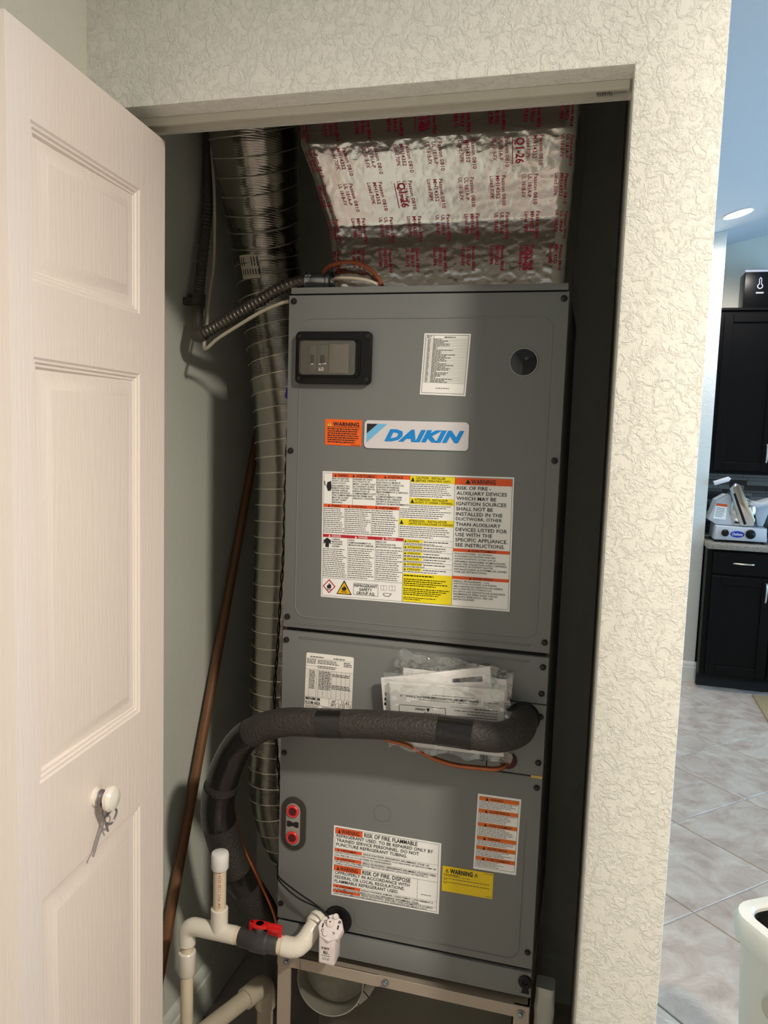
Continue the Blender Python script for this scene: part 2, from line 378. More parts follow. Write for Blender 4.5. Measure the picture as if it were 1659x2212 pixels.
def leaf(P0, P1, flip, s0=0.046, s1=0.325):
    P0 = Vector((*P0, 0)); P1 = Vector((*P1, 0)); t = (P1-P0); Ln = t.length; t.normalize()
    n = Vector((-t.y, t.x, 0)); n = n if (n.x > 0) != flip else -n
    def W(s, z, h): return P0+t*s+n*h+Vector((0, 0, z))
    bm = NB(); T = -0.034; sc = [0, s0, s1, Ln]; zc = [0.012] + [z for p in PAN for z in p] + [2.0]
    def quad(a, b, c, d): bm.faces.new([bm.verts.new(v) for v in (a, b, c, d)])
    for i in range(3):
        for j in range(len(zc)-1):
            if i == 1 and j % 2 == 1: continue
            quad(W(sc[i], zc[j], 0), W(sc[i+1], zc[j], 0), W(sc[i+1], zc[j+1], 0), W(sc[i], zc[j+1], 0))
    quad(W(0, zc[0], T), W(0, 2.0, T), W(Ln, 2.0, T), W(Ln, zc[0], T))
    for a, b in (((0, zc[0]), (0, 2.0)), ((0, 2.0), (Ln, 2.0)), ((Ln, 2.0), (Ln, zc[0])), ((Ln, zc[0]), (0, zc[0]))):
        quad(W(*a, 0), W(*b, 0), W(*b, T), W(*a, T))
    bmesh.ops.remove_doubles(bm, verts=bm.verts[:], dist=1e-5); bmesh.ops.recalc_face_normals(bm, faces=bm.faces[:])
    lf = obj('door_leaf', bm, m_door, door)
    for z0, z1 in PAN:
        bm = NB(); rings = []
        for ins, h in ((0, 0), (0.003, -0.0022), (0.006, -0.0024), (0.0085, -0.005), (0.0115, -0.0052), (0.0145, -0.009), (0.018, -0.009), (0.038, -0.0022), (0.0405, -0.002)):
            rings.append([bm.verts.new(W(a, b, h)) for a, b in ((s0+ins, z0+ins), (s1-ins, z0+ins), (s1-ins, z1-ins), (s0+ins, z1-ins))])
        for A, B in zip(rings, rings[1:]):
            for k in range(4): bm.faces.new((A[k], A[(k+1) % 4], B[(k+1) % 4], B[k]))
        bm.faces.new(rings[-1]); bmesh.ops.recalc_face_normals(bm, faces=bm.faces[:])
        obj('raised_panel', bm, m_door, lf, smooth=25)
    return W, n
WB, nB = leaf((-0.094, -0.646), (-0.131, -0.235), False)
WA, nA = leaf((-0.139, -0.642), (-0.170, -0.237), True)
m_knob = M('knob_enamel', (240, 233, 220), 0.22, var=0.02)
kp = WB(0.184, 0.962, 0)
obj('knob', LT(kp, nB, [(0, 0.014), (0.003, 0.0135), (0.006, 0.009), (0.014, 0.008), (0.018, 0.013), (0.021, 0.0185), (0.027, 0.0195), (0.032, 0.0165), (0.035, 0.009), (0.036, 0.0)], 28), m_knob, door)
# wire tie twisted round the knob
m_tie = M('grey_tie_wire', (150, 146, 148), 0.3, 0.6, var=0.1)
def dw(s, z, h): return WB(0.184+s, 0.962+z, h)
bm = NB()
tube(bm, spline([dw(0.0105*math.cos(a), 0.0105*math.sin(a), 0.009+0.001*math.sin(3*a)) for a in [2*PI*i/14-PI/2 for i in range(15)]], 4), 0.0017, 8)
tube(bm, spline([dw(0.0105*math.cos(a), 0.0115*math.sin(a)-0.002, 0.012) for a in [2*PI*i/14-PI/2 for i in range(15)]], 4), 0.0017, 8)
tube(bm, spline([dw(0.0, -0.010, 0.010), dw(0.006, -0.024, 0.014), dw(0.002, -0.040, 0.012), dw(-0.010, -0.060, 0.010), dw(-0.024, -0.082, 0.009)], 6), 0.0018, 8)
tube(bm, spline([dw(0.001, -0.012, 0.012), dw(-0.004, -0.024, 0.013), dw(0.005, -0.042, 0.013), dw(0.016, -0.062, 0.011)], 6), 0.0018, 8)
tube(bm, spline([dw(0.002, -0.034, 0.014), dw(0.018, -0.026, 0.019), dw(0.028, -0.036, 0.019), dw(0.018, -0.050, 0.016), dw(0.001, -0.040, 0.014)], 6), 0.0017, 8)
tag(obj('wire_tie', bm, m_tie), 'grey twisted wire tie wound round the white door knob', 'wire')

# door track under the header
m_track = M('track_metal', (206, 202, 188), 0.4, 0.0, var=0.06)
tr = thing('door_track', 'painted metal bifold door track under the opening header', 'track', (0.2, -0.23, 2.02))
bm = NB(); box(bm, -0.21, 0.610, -0.257, -0.252, 2.017, 2.0295); box(bm, -0.21, 0.610, -0.226, -0.221, 2.019, 2.0295); box(bm, -0.21, 0.610, -0.252, -0.226, 2.027, 2.0295)
obj('channel', bm, m_track, tr)
m_steel = M('galvanised_steel', (150, 150, 146), 0.35, 0.9, var=0.12, vs=60)
spr = [(0.565+0.022*i/60, -0.238+0.004*math.cos(i*0.75), 2.0215+0.004*math.sin(i*0.75)) for i in range(61)]
obj('pivot_spring', TB(spr, 0.0008, 6), m_steel, tr)
obj('pivot_pin', TB([(0.585, -0.238, 2.0215), (0.606, -0.238, 2.0215)], 0.002, 8), m_steel, tr)

# ------------------------------------------------------------------ the air handler
m_grey = M('cabinet_grey_enamel', (121, 123, 121), 0.42, var=0.03, vs=5, bump=0.00012, bs=420, spec=0.45)
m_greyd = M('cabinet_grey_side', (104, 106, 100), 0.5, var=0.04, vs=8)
m_gap = M('matte_black_gap_shade', (22, 21, 19), 0.85, var=0.1)  # matte black parts, and strips that paint the shade in panel gaps
m_blk = M('black_plastic', (9, 9, 9), 0.42, var=0.08, vs=40, spec=0.3)
m_scr = M('dark_screw', (42, 40, 37), 0.4, 0.5, var=0.1)
m_ppr = M('label_white', (250, 249, 245), 0.5, var=0.015)
m_ink = M('print_black', (30, 29, 29), 0.6, var=0.05)
m_fine = M('print_fine', (78, 76, 74), 0.6, var=0.05)
m_inkg = M('print_grey', (122, 119, 114), 0.6, var=0.05)
m_ora = M('print_orange', (238, 92, 34), 0.5, var=0.03)
m_ora2 = M('print_amber_orange', (232, 112, 18), 0.5, var=0.03)
m_red = M('print_red', (196, 24, 44), 0.5, var=0.03)
m_yel = M('print_yellow', (246, 226, 20), 0.5, var=0.02)
m_neon = M('neon_orange_paper', (255, 104, 18), 0.5, var=0.02)
m_gold = M('print_gold', (240, 208, 74), 0.5, var=0.02)
m_cya = M('emblem_cyan', (0, 138, 222), 0.4, var=0.01)
m_lcy = M('emblem_light_blue', (118, 192, 238), 0.4, var=0.02)

AH = thing('air_handler', 'tall grey air handler cabinet covered in warning labels inside the closet', 'air handler', (0.2665, 0.26, 0.437))
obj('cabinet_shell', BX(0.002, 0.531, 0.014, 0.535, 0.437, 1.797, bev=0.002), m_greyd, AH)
for z0, z1 in ((0.486, 0.500), (1.115, 1.132), (1.783, 1.791)): obj('gap_shade_strip', BX(0.006, 0.527, 0.010, 0.0145, z0, z1), m_gap, AH)  # black strips stand in for the shade inside the panel gaps
up_panel = obj('blower_panel', PR([(0.0, 1.1275), (0.533, 1.1275), (0.533, 1.7865), (0.0, 1.7865)], 'y', 0.0, 0.0155, bev=0.0022), m_grey, AH)
obj('embossed_border', bead(NB(), rrect(0.026, 1.152, 0.507, 1.742, 0.022, 6), 0.0, 0.0016, 0.0011), m_grey, up_panel)
obj('embossed_crease', bead(NB(), rrect(0.036, 1.1375, 0.497, 1.1405, 0.0012, 2), 0.0, 0.0012, 0.0012), m_grey, up_panel)
lo_panel = obj('coil_panel', PR([(0, 0.4975), (0.533, 0.4975), (0.533, 0.886), (0.4255, 0.886), (0.4255, 1.0295), (0.533, 1.0295), (0.533, 1.1195), (0, 1.1195)], 'y', 0.0, 0.0155, bev=0.0018), m_grey, AH)
obj('embossed_crease', bead(NB(), rrect(0.036, 1.1075, 0.497, 1.1105, 0.0012, 2), 0.0, 0.0012, 0.0012), m_grey, lo_panel)
obj('embossed_border', bead(NB(), [(0.507, 0.80)]+[(0.507-0.024+0.024*math.cos(-a), 0.536+0.024*math.sin(-a)) for a in [PI/2*i/6 for i in range(7)]]+[(0.195+0.024*math.cos(-a), 0.536+0.024*math.sin(-a)) for a in [PI/2+PI/2*i/6 for i in range(7)]]+[(0.171, 0.548), (0.1722, 0.5465)]+[(0.196+0.0232*math.cos(-a), 0.5368+0.0232*math.sin(-a)) for a in [PI-PI/2*i/6 for i in range(7)]]+[(0.482+0.0232*math.cos(-a), 0.5368+0.0232*math.sin(-a)) for a in [PI/2-PI/2*i/6 for i in range(7)]]+[(0.5062, 0.80)], 0.0, 0.0007, 0.0009), m_grey, lo_panel)
obj('connection_plate', PR([(0.427, 0.8885), (0.533, 0.8885), (0.533, 1.0275), (0.427, 1.0275)], 'y', 0.0005, 0.0155, bev=0.0012), m_grey, AH)
obj('top_flange', BX(0.0035, 0.5305, 0.002, 0.020, 1.7895, 1.8015, bev=0.0012), m_grey, AH)
obj('base_rail', BX(0.0, 0.533, 0.001, 0.0155, 0.437, 0.4895, bev=0.0016), m_grey, AH)
obj('recessed_plinth', BX(0.012, 0.521, 0.028, 0.50, 0.4175, 0.437), M('dark_plinth', (70, 74, 66), 0.6), AH)
obj('knockout', bead(NB(), [(0.2225+0.0175*math.cos(a), 0.765+0.0175*math.sin(a)) for a in [2*PI*i/36 for i in range(36)]], 0.0, 0.0006, 0.0006), m_greyd, lo_panel)
# screws: dark hex heads with washers
scr_me = mesh_of('screw', LT((0, 0.0003, 0), (0, -1, 0), [(0, 0.0062), (0.0012, 0.0062), (0.0016, 0.0045), (0.0045, 0.0042), (0.0052, 0.003), (0.0052, 0.0)], 12), m_scr)
for x, z in [(0.011, 1.775), (0.524, 1.774), (0.010, 1.485), (0.523, 1.486), (0.010, 1.149), (0.523, 1.148), (0.009, 1.101), (0.5225, 1.101), (0.5225, 1.050), (0.523, 1.005), (0.5235, 0.915), (0.009, 0.862), (0.417, 0.910), (0.523, 0.866), (0.008, 0.531), (0.523, 0.532)]:
    o = bpy.data.objects.new('screw', scr_me); COL.objects.link(o); o.parent = AH; o.location = Vector((x, 0, z))-AH.location
# wood shim sliver at the plate corner
obj('shim', BX(0.511, 0.5325, -0.0008, 0.006, 0.8845, 0.8895, bev=0.0005, seg=1), M('pine_sliver', (214, 178, 104), 0.7), AH)
# grommet at the lower corner of the base rail
obj('corner_grommet', LT((0.5215, 0.0005, 0.470), (0, -1, 0), [(0, 0.0135), (0.003, 0.0135), (0.0045, 0.011), (0.0045, 0.0055), (0.0018, 0.004), (0.0018, 0.0)], 20), m_blk, AH)
obj('corner_clip', PR([(0.515, 0.447), (0.530, 0.447), (0.526, 0.460), (0.518, 0.460)], 'y', -0.003, 0.001, bev=0.0006), m_blk, AH)

# breaker window
bk = obj('breaker_bezel', PR(rrect(0.021, 1.6165, 0.1735, 1.716, 0.009, 5), 'y', -0.0135, 0.0, bev=0.0022), m_blk, AH)
obj('bezel_rim', bead(NB(), rrect(0.030, 1.631, 0.152, 1.700, 0.009, 5), -0.0135, 0.0024, 0.0022), m_blk, bk)
obj('breaker_recess', PR(rrect(0.033, 1.634, 0.1435, 1.697, 0.006, 4), 'y', -0.0142, -0.0125), M('recess_dark', (66, 66, 62), 0.45, var=0.35, vs=45), bk)
m_brk = M('breaker_grey', (84, 82, 78), 0.5, var=0.1)
obj('breaker', BX(0.0505, 0.0655, -0.0162, -0.0138, 1.638, 1.689, bev=0.0008), m_brk, bk)
obj('breaker', BX(0.0675, 0.0885, -0.0162, -0.0138, 1.638, 1.689, bev=0.0008), m_brk, bk)
obj('blank_cover', BX(0.0905, 0.130, -0.0158, -0.0138, 1.637, 1.692, bev=0.0008), M('cover_grey', (110, 105, 98), 0.5, var=0.12), bk)
obj('breaker_toggle', BX(0.0545, 0.0615, -0.0185, -0.0160, 1.655, 1.671, bev=0.0008), m_blk, bk)
obj('breaker_toggle', BX(0.0735, 0.0825, -0.0185, -0.0160, 1.655, 1.671, bev=0.0008), m_blk, bk)
m_win = clear_mat('clear_flap_plastic', (0.93, 0.92, 0.88), 0.05, 0.08)
obj('clear_flap', PR(rrect(0.032, 1.633, 0.1445, 1.698, 0.006, 4), 'y', -0.0212, -0.0205), m_win, bk)
V, F, asp = glyphs('60', 0.01)
bm = NB(); vs = [bm.verts.new((0.0705+0.0105*x, -0.0166, 1.6405+0.0072*y)) for x, y in V]
for f in F: bm.faces.new([vs[i] for i in f])
for x0, x1, z in ((0.055, 0.060, 1.6525), (0.0705, 0.0755, 1.6525), (0.0775, 0.086, 1.6535)):
    bm.faces.new([bm.verts.new(p) for p in ((x0, -0.0166, z), (x1, -0.0166, z), (x1, -0.0166, z+0.0022), (x0, -0.0166, z+0.0022))])
obj('breaker_lettering', bm, m_ppr, bk, smooth=0)['kind'] = 'stuff'
bs_me = mesh_of('bezel_screw', LT((0, 0, 0), (0, -1, 0), [(0, 0.0042), (0.001, 0.0042), (0.0016, 0.003), (0.0016, 0)], 12), m_scr)
for x, z in ((0.0285, 1.7065), (0.0285, 1.626), (0.1655, 1.7065), (0.1655, 1.626)):
    o = bpy.data.objects.new('bezel_screw', bs_me); COL.objects.link(o); o.parent = bk; o.location = (x, -0.0135, z)

# round sight glass
sg = obj('sight_glass_ring', bead(NB(), [(0.459+0.0248*math.cos(a), 1.662+0.0248*math.sin(a)) for a in [2*PI*i/40 for i in range(40)]], 0.0, 0.0016, 0.0025), M('ring_plastic', (150, 150, 146), 0.25), AH)
obj('sight_glass', LT((0.459, 0.0002, 1.662), (0, -1, 0), [(0, 0.0238), (0.0012, 0.0236), (0.002, 0.02), (0.0024, 0.0)], 40), M('dark_glass', (6, 7, 16), 0.12, var=0.3, vs=18), sg)

# service ports cover: grey oval plate in a dark oval foam seal with two red caps
def oval(cx, z0, z1, r, n=10):
    return [(cx+r*math.cos(a), z1-r+r*math.sin(a)) for a in [PI*i/n for i in range(n+1)]]+[(cx+r*math.cos(a), z0+r+r*math.sin(a)) for a in [PI+PI*i/n for i in range(n+1)]]
og = obj('port_gasket', PR(oval(0.0335, 0.655, 0.770, 0.0265), 'y', -0.004, 0.0, bev=0.001), M('dark_foam_gasket', (52, 48, 42), 0.85, var=0.1, bump=0.0003), AH)
obj('port_plate', PR(oval(0.0330, 0.666, 0.758, 0.0158), 'y', -0.0055, -0.0035, bev=0.0008), M('port_plate_grey', (142, 138, 130), 0.4), og)
m_rcap = M('red_cap', (222, 44, 50), 0.35, var=0.05)
for cz_ in (0.7415, 0.6845):
    rc = obj('port_cap', LT((0.0330, -0.0053, cz_), (0, -1, 0), [(0, 0.0132), (0.003, 0.0132), (0.0042, 0.012), (0.0042, 0.0090), (0.0024, 0.0086), (0.0024, 0.0)], 32), m_rcap, og)
    star = [(0.0330+(0.0088 if i % 2 == 0 else 0.0066)*math.cos(2*PI*i/16), cz_+(0.0088 if i % 2 == 0 else 0.0066)*math.sin(2*PI*i/16)) for i in range(16)]
    obj('cap_socket', PR(star, 'y', -0.0098, -0.0070), M('socket_dark_red', (74, 8, 14), 0.5), rc)
obj('port_slot', PR([(0.020, 0.7185), (0.0255, 0.7195), (0.033, 0.7165), (0.0405, 0.7195), (0.046, 0.7185), (0.046, 0.7075), (0.0405, 0.7065), (0.033, 0.7095), (0.0255, 0.7065), (0.020, 0.7075)], 'y', -0.0061, -0.0050), m_gap, og)

# drain port behind the float switch
obj('drain_port', LT((0.135, 0.0004, 0.520), (0, -1, 0), [(0, 0.030), (0.004, 0.030), (0.006, 0.027), (0.006, 0.0)], 32), m_blk, AH)
obj('pipe_collar', LT((0.492, 0.0006, 1.000), (0, -1, 0), [(0, 0.0305), (0.004, 0.0305), (0.006, 0.028), (0.006, 0.0)], 32), m_gap, AH)
obj('line_grommet', LT((0.467, 0.0006, 0.912), (0, -1, 0), [(0, 0.0165), (0.003, 0.0165), (0.005, 0.014), (0.0035, 0.006), (0.0035, 0.0)], 28), M('brown_rubber', (66, 36, 26), 0.7), AH)

def cor(a, b, c, d, y=-0.0002): return [(p[0], y, p[1]) for p in (a, b, c, d)]
# --- brand badge
S = Sheet('brand_badge', cor((0.162, 1.5495), (0.3645, 1.5505), (0.3645, 1.4975), (0.162, 1.4960)), M('badge_silver', (226, 221, 224), 0.35, 0.15, var=0.02), AH, thick=0.0022, rnd=0.008, label='silver name plate with light blue lettering')
S.text('lettering', m_cya, 'DAIKIN', 0.200, 0.30, 0.960, 0.735, bold=0.062, shear=0.35)
S.poly('emblem_dark_triangle', m_ink, [(0.024, 0.125), (0.130, 0.125), (0.024, 0.475)])
S.poly('emblem_blue_band', m_lcy, [(0.130, 0.125), (0.225, 0.125), (0.024, 0.80), (0.024, 0.475)])
S.done()
# --- parts list sheet
S = Sheet('parts_list_label', cor((0.273, 1.7135), (0.3605, 1.7125), (0.355, 1.5985), (0.268, 1.6005)), m_ppr, AH, label='white parts list label with fine ruled rows')
S.frame('ruling', m_ink, 0.035, 0.028, 0.962, 0.968, 0.0006)
S.line('ruling', m_ink, 0.215, 0.03, 0.215, 0.795, 0.0006)
for i in range(30): S.line('ruling', m_inkg, 0.035, 0.085+i*0.0246, 0.96, 0.085+i*0.0246, 0.0003)
R = random.Random(3)
for i in range(29):
    S.greek('fine_print', m_inkg, 0.225, 0.087+i*0.0246, 0.30+R.random()*0.45, 0.108+i*0.0246, 1, 0.55, 0.1, 40+i)
    S.greek('fine_print', m_inkg, 0.09, 0.087+i*0.0246, 0.15, 0.108+i*0.0246, 1, 0.5, 0.1, 90+i)
S.greek('heading', m_ink, 0.06, 0.035, 0.19, 0.075, 2, 0.5, 0.2, 5); S.greek('heading', m_ink, 0.44, 0.045, 0.72, 0.075, 1, 0.5, 0.1, 6)
S.greek('fine_print', m_inkg, 0.34, 0.875, 0.66, 0.90, 1, 0.5, 0.1, 7)
S.done()
# --- small neon warning
S = Sheet('neon_warning_sticker', cor((0.081, 1.5495), (0.1562, 1.5490), (0.1562, 1.4985), (0.082, 1.4995)), m_neon, AH, label='neon orange warning sticker')
S.text('lettering', m_ink, 'WARNING', 0.22, 0.10, 0.93, 0.255, bold=0.03)
S.tri('warning_triangle', m_gold, 0.125, 0.185, 0.065, 0.085); S.rect('lettering', m_ink, 0.118, 0.14, 0.132, 0.215, 3); S.rect('lettering', m_ink, 0.118, 0.232, 0.132, 0.252, 3)
S.rect('lettering', m_ink, 0.06, 0.285, 0.95, 0.303)
S.greek('fine_print', m_ink, 0.07, 0.33, 0.96, 0.92, 7, 0.5, 0.12, 9); S.greek('fine_print', m_inkg, 0.72, 0.945, 0.97, 0.985, 1, 0.5, 0.05, 10)
S.done()
# --- the large multi-language warning label
S = Sheet('large_warning_label', cor((0.0785, 1.4475), (0.452, 1.4525), (0.4555, 1.2005), (0.081, 1.1965)), m_ppr, AH, label='large white label of orange, red and yellow warnings in three languages')
K, G, T = 'fine_print', m_inkg, 'lettering'
S.frame('ruling', m_ink, 0.008, 0.013, 0.992, 0.987, 0.0005)
def bar(col, u0, v0, u1, v1, txt, tu0, tu1, part, tri=True):
    S.rect(part, col, u0, v0, u1, v1)
    h = v1-v0; S.text(T, m_ink if col is not m_red else m_ppr, txt, tu0, v0+h*0.16, tu1, v1-h*0.14, 0.008) if col is not m_red else S.text('white_lettering', m_ppr, txt, tu0, v0+h*0.16, tu1, v1-h*0.14, 0.008)
    if tri: S.tri(T if col is not m_red else 'white_lettering', m_ink if col is not m_red else m_ppr, tu0-0.014, (v0+v1)/2, 0.006, h*0.36)
O = 'orange_band'
bar(m_ora, 0.055, 0.014, 0.168, 0.044, 'WARNING', 0.086, 0.142, O); bar(m_ora, 0.168, 0.014, 0.296, 0.044, 'AVERTISSEMENT', 0.186, 0.291, O); bar(m_ora, 0.296, 0.014, 0.474, 0.044, 'ADVERTENCIA', 0.356, 0.438, O)
S.para(T, m_ink, ['RISK OF ELECTRIC', 'SHOCK, CAN CAUSE', 'INJURY OR DEATH:', 'DISCONNECT ALL', 'REMOTE ELECTRIC', 'POWER SUPPLIES', 'BEFORE SERVICING.', 'THIS COMPARTMENT', 'MUST BE CLOSED', 'EXCEPT WHEN', 'SERVICING.'], 0.057, 0.048, 0.166, 0.252)
S.para(T, m_ink, ['DANGER DE CHOC', 'ELECTRIQUE OU DE', 'MORT. COUPEZ TOUT', 'LE COURANT AVANT', 'TOUT ENTRETIEN OU', 'REPARATION. LE', 'COMPARTIMENT DOIT', 'RESTER FERME SAUF', "PENDANT L'ATRETIEN"], 0.171, 0.048, 0.293, 0.215)
S.para(T, m_ink, ['PELIGRO DE CHOQUE', 'ELECTRICO O MUERTE.', 'DESCONECTE TODAS LAS', 'FUENTES DE ENERGIA', 'ELECTRICA ANTES DE', 'MANTENIMIENTO O SERVICIO', 'TECNICO. EL', 'COMPARTIMENTO DEBE', 'PERMANECER CERRADO', 'EXCEPTO DURANTE EL', 'SERVICIO DE MANTENIMIENTO'], 0.299, 0.048, 0.470, 0.250)
for u in (0.055, 0.168, 0.296, 0.474): S.line('ruling', m_ink, u, 0.014, u, 0.255, 0.0004)
bar(m_ora, 0.008, 0.255, 0.126, 0.281, 'WARNING', 0.052, 0.108, O); bar(m_ora, 0.126, 0.255, 0.272, 0.281, 'ADVERTENCIA', 0.162, 0.246, O); bar(m_ora, 0.272, 0.255, 0.420, 0.281, 'AVERTISSEMENT', 0.312, 0.408, O)
for i, (a, b, n) in enumerate(((0.010, 0.124, 13), (0.129, 0.270, 13), (0.275, 0.417, 12))): S.greek(K, m_fine, a, 0.286, b, 0.488, n, 0.34, 0.22, 20+i)
for u in (0.126, 0.272, 0.420): S.line('ruling', m_ink, u, 0.255, u, 0.492, 0.0004)
bar(m_red, 0.008, 0.494, 0.146, 0.518, 'DANGER', 0.058, 0.108, 'red_band'); bar(m_red, 0.146, 0.494, 0.296, 0.518, 'DANGER', 0.204, 0.254, 'red_band'); bar(m_red, 0.296, 0.494, 0.446, 0.518, 'PELIGRO', 0.352, 0.406, 'red_band')
S.para(T, m_ink, ['CARBON', 'MONOXIDE', 'POISONING', 'HAZARD'], 0.058, 0.526, 0.116, 0.600); S.para(T, m_ink, ['RISQUE', "D'EMPOISONNEMENT AU", 'MONOXYDE DE CARBONE'], 0.151, 0.526, 0.286, 0.584); S.para(T, m_ink, ['RIESGO DE', 'INTOXICACION POR', 'MONOXIDO DE CARBONO'], 0.301, 0.526, 0.438, 0.584)
for i, (a, b, n, v) in enumerate(((0.010, 0.143, 15, 0.606), (0.150, 0.293, 15, 0.590), (0.300, 0.443, 15, 0.590))): S.greek(K, m_fine, a, v, b, 0.838, n, 0.34, 0.2, 30+i)
for u in (0.146, 0.296, 0.446): S.line('ruling', m_ink, u, 0.494, u, 0.842, 0.0004)
S.line('ruling', m_ink, 0.008, 0.843, 0.446, 0.843, 0.0005); S.line('ruling', m_ink, 0.446, 0.494, 0.446, 0.987, 0.0004)
# pictograms: hand and shock, person, diamond, triangle, books
S.poly('pictogram', m_ink, [(0.028, 0.085), (0.048, 0.075), (0.052, 0.13), (0.046, 0.152), (0.031, 0.152), (0.023, 0.118)], 2); S.poly('pictogram', m_ink, [(0.010, 0.075), (0.017, 0.085), (0.013, 0.098), (0.021, 0.108), (0.018, 0.112), (0.009, 0.099), (0.013, 0.086), (0.008, 0.079)], 2)
S.poly('pictogram', m_ink, [(0.012, 0.545), (0.024, 0.530), (0.032, 0.523), (0.040, 0.530), (0.053, 0.545), (0.050, 0.575), (0.042, 0.560), (0.042, 0.598), (0.022, 0.598), (0.022, 0.560), (0.014, 0.575)], 2)
S.poly('red_diamond', m_red, [(0.046, 0.853), (0.082, 0.910), (0.046, 0.967), (0.010, 0.910)]); S.poly('diamond_field', m_ppr, [(0.046, 0.865), (0.0745, 0.910), (0.046, 0.955), (0.0175, 0.910)], 2)
flame = [(0, -0.030), (0.007, -0.014), (0.011, -0.020), (0.013, 0.004), (0.008, 0.016), (-0.009, 0.016), (-0.013, 0.003), (-0.009, -0.013), (-0.005, -0.008)]
S.poly('pictogram', m_ink, [(0.046+a, 0.912+b) for a, b in flame], 3); S.rect('pictogram', m_ink, 0.032, 0.934, 0.060, 0.939, 3)
S.poly('pictogram', m_ink, [(0.130, 0.852), (0.173, 0.967), (0.087, 0.967)], 1); S.poly('yellow_triangle', M('print_deep_yellow', (250, 190, 0), 0.5, var=0.02), [(0.130, 0.870), (0.166, 0.960), (0.094, 0.960)], 2)
S.poly('pictogram', m_ink, [(0.130+a, 0.922+b*0.9) for a, b in flame], 3); S.rect('pictogram', m_ink, 0.113, 0.943, 0.147, 0.948, 3)
S.frame('ruling', m_ink, 0.182, 0.870, 0.316, 0.962, 0.0006); S.text(T, m_ink, 'REFRIGERANT', 0.186, 0.875, 0.312, 0.898); S.text(T, m_ink, 'SAFETY', 0.214, 0.905, 0.284, 0.928); S.text(T, m_ink, 'GROUP A2L', 0.199, 0.934, 0.300, 0.957)
for u in (0.330, 0.376):
    S.frame('pictogram', m_ink, u, 0.872, u+0.016, 0.908, 0.0004); S.frame('pictogram', m_ink, u+0.016, 0.872, u+0.032, 0.908, 0.0004)
S.poly('pictogram', m_inkg, [(0.342, 0.935), (0.362, 0.928), (0.392, 0.932), (0.376, 0.958), (0.350, 0.955)], 2); S.poly('pictogram', m_ppr, [(0.348, 0.937), (0.362, 0.932), (0.384, 0.935), (0.374, 0.952), (0.353, 0.951)], 3)
# caution column
Y = 'yellow_band'
def ybar(u0, v0, u1, v1, a, b, tu0, tu1):
    S.rect(Y, m_yel, u0, v0, u1, v1); S.tri(T, m_ink, u0+0.014, (v0+v1)/2, 0.010, (v1-v0)*0.36); h = v1-v0
    S.text(T, m_ink, a, tu0, v0+h*0.08, tu0+(tu1-tu0)*0.86, v0+h*0.46); S.text(T, m_ink, b, tu0, v0+h*0.54, tu1, v0+h*0.96)
ybar(0.474, 0.014, 0.706, 0.064, 'CAUTION - INSTALLER', '(BEFORE OPERATING UNIT)', 0.504, 0.682); S.greek(K, m_fine, 0.476, 0.070, 0.702, 0.176, 7, 0.34, 0.25, 50)
ybar(0.474, 0.180, 0.706, 0.228, 'ATTENTION - INSTALLEUR', "(AVANT D' OPERER L'APPAREIL.", 0.500, 0.700); S.greek(K, m_fine, 0.476, 0.234, 0.702, 0.262, 2, 0.34, 0.25, 51); S.greek(K, m_fine, 0.424, 0.262, 0.702, 0.340, 5, 0.34, 0.25, 52)
ybar(0.420, 0.343, 0.706, 0.392, 'ATENCION - INSTALADOR', '(ANTES DE FUNCIONAR LA UNIDAD)', 0.472, 0.702); S.greek(K, m_fine, 0.424, 0.398, 0.702, 0.490, 6, 0.34, 0.25, 53)
for i, (v, t) in enumerate(((0.502, 'CAUTION'), (0.549, 'ATTENTION'), (0.596, 'ATENCION'), (0.640, 'CAUTION'), (0.680, 'ATTENTION'), (0.720, 'ATENCION'))):
    S.rect(Y, m_yel, 0.448, v, 0.548, v+0.022); S.tri(T, m_ink, 0.457, v+0.011, 0.006, 0.008); S.text(T, m_ink, t, 0.468, v+0.004, 0.468+0.0085*len(t), v+0.018)
    S.greek(K, m_fine, 0.553, v+0.006, 0.702, v+0.020, 1, 0.5, 0.3, 60+i); S.greek(K, m_fine, 0.450, v+0.025, 0.702, v+(0.042 if i < 3 else 0.036), 2 if i < 2 else 1, 0.5, 0.4, 70+i)
    S.line('ruling', m_ink, 0.446, v-0.003, 0.706, v-0.003, 0.0003)
S.rect(Y, m_yel, 0.448, 0.762, 0.705, 0.985); S.greek(T, m_ink, 0.452, 0.772, 0.610, 0.790, 1, 0.5, 0.02, 80); S.greek(K, m_fine, 0.452, 0.802, 0.700, 0.866, 4, 0.45, 0.2, 81); S.greek(K, m_fine, 0.452, 0.876, 0.700, 0.936, 4, 0.45, 0.2, 82); S.greek(K, m_fine, 0.452, 0.946, 0.670, 0.972, 2, 0.45, 0.4, 83)
S.line('ruling', m_ink, 0.706, 0.014, 0.706, 0.987, 0.0005)
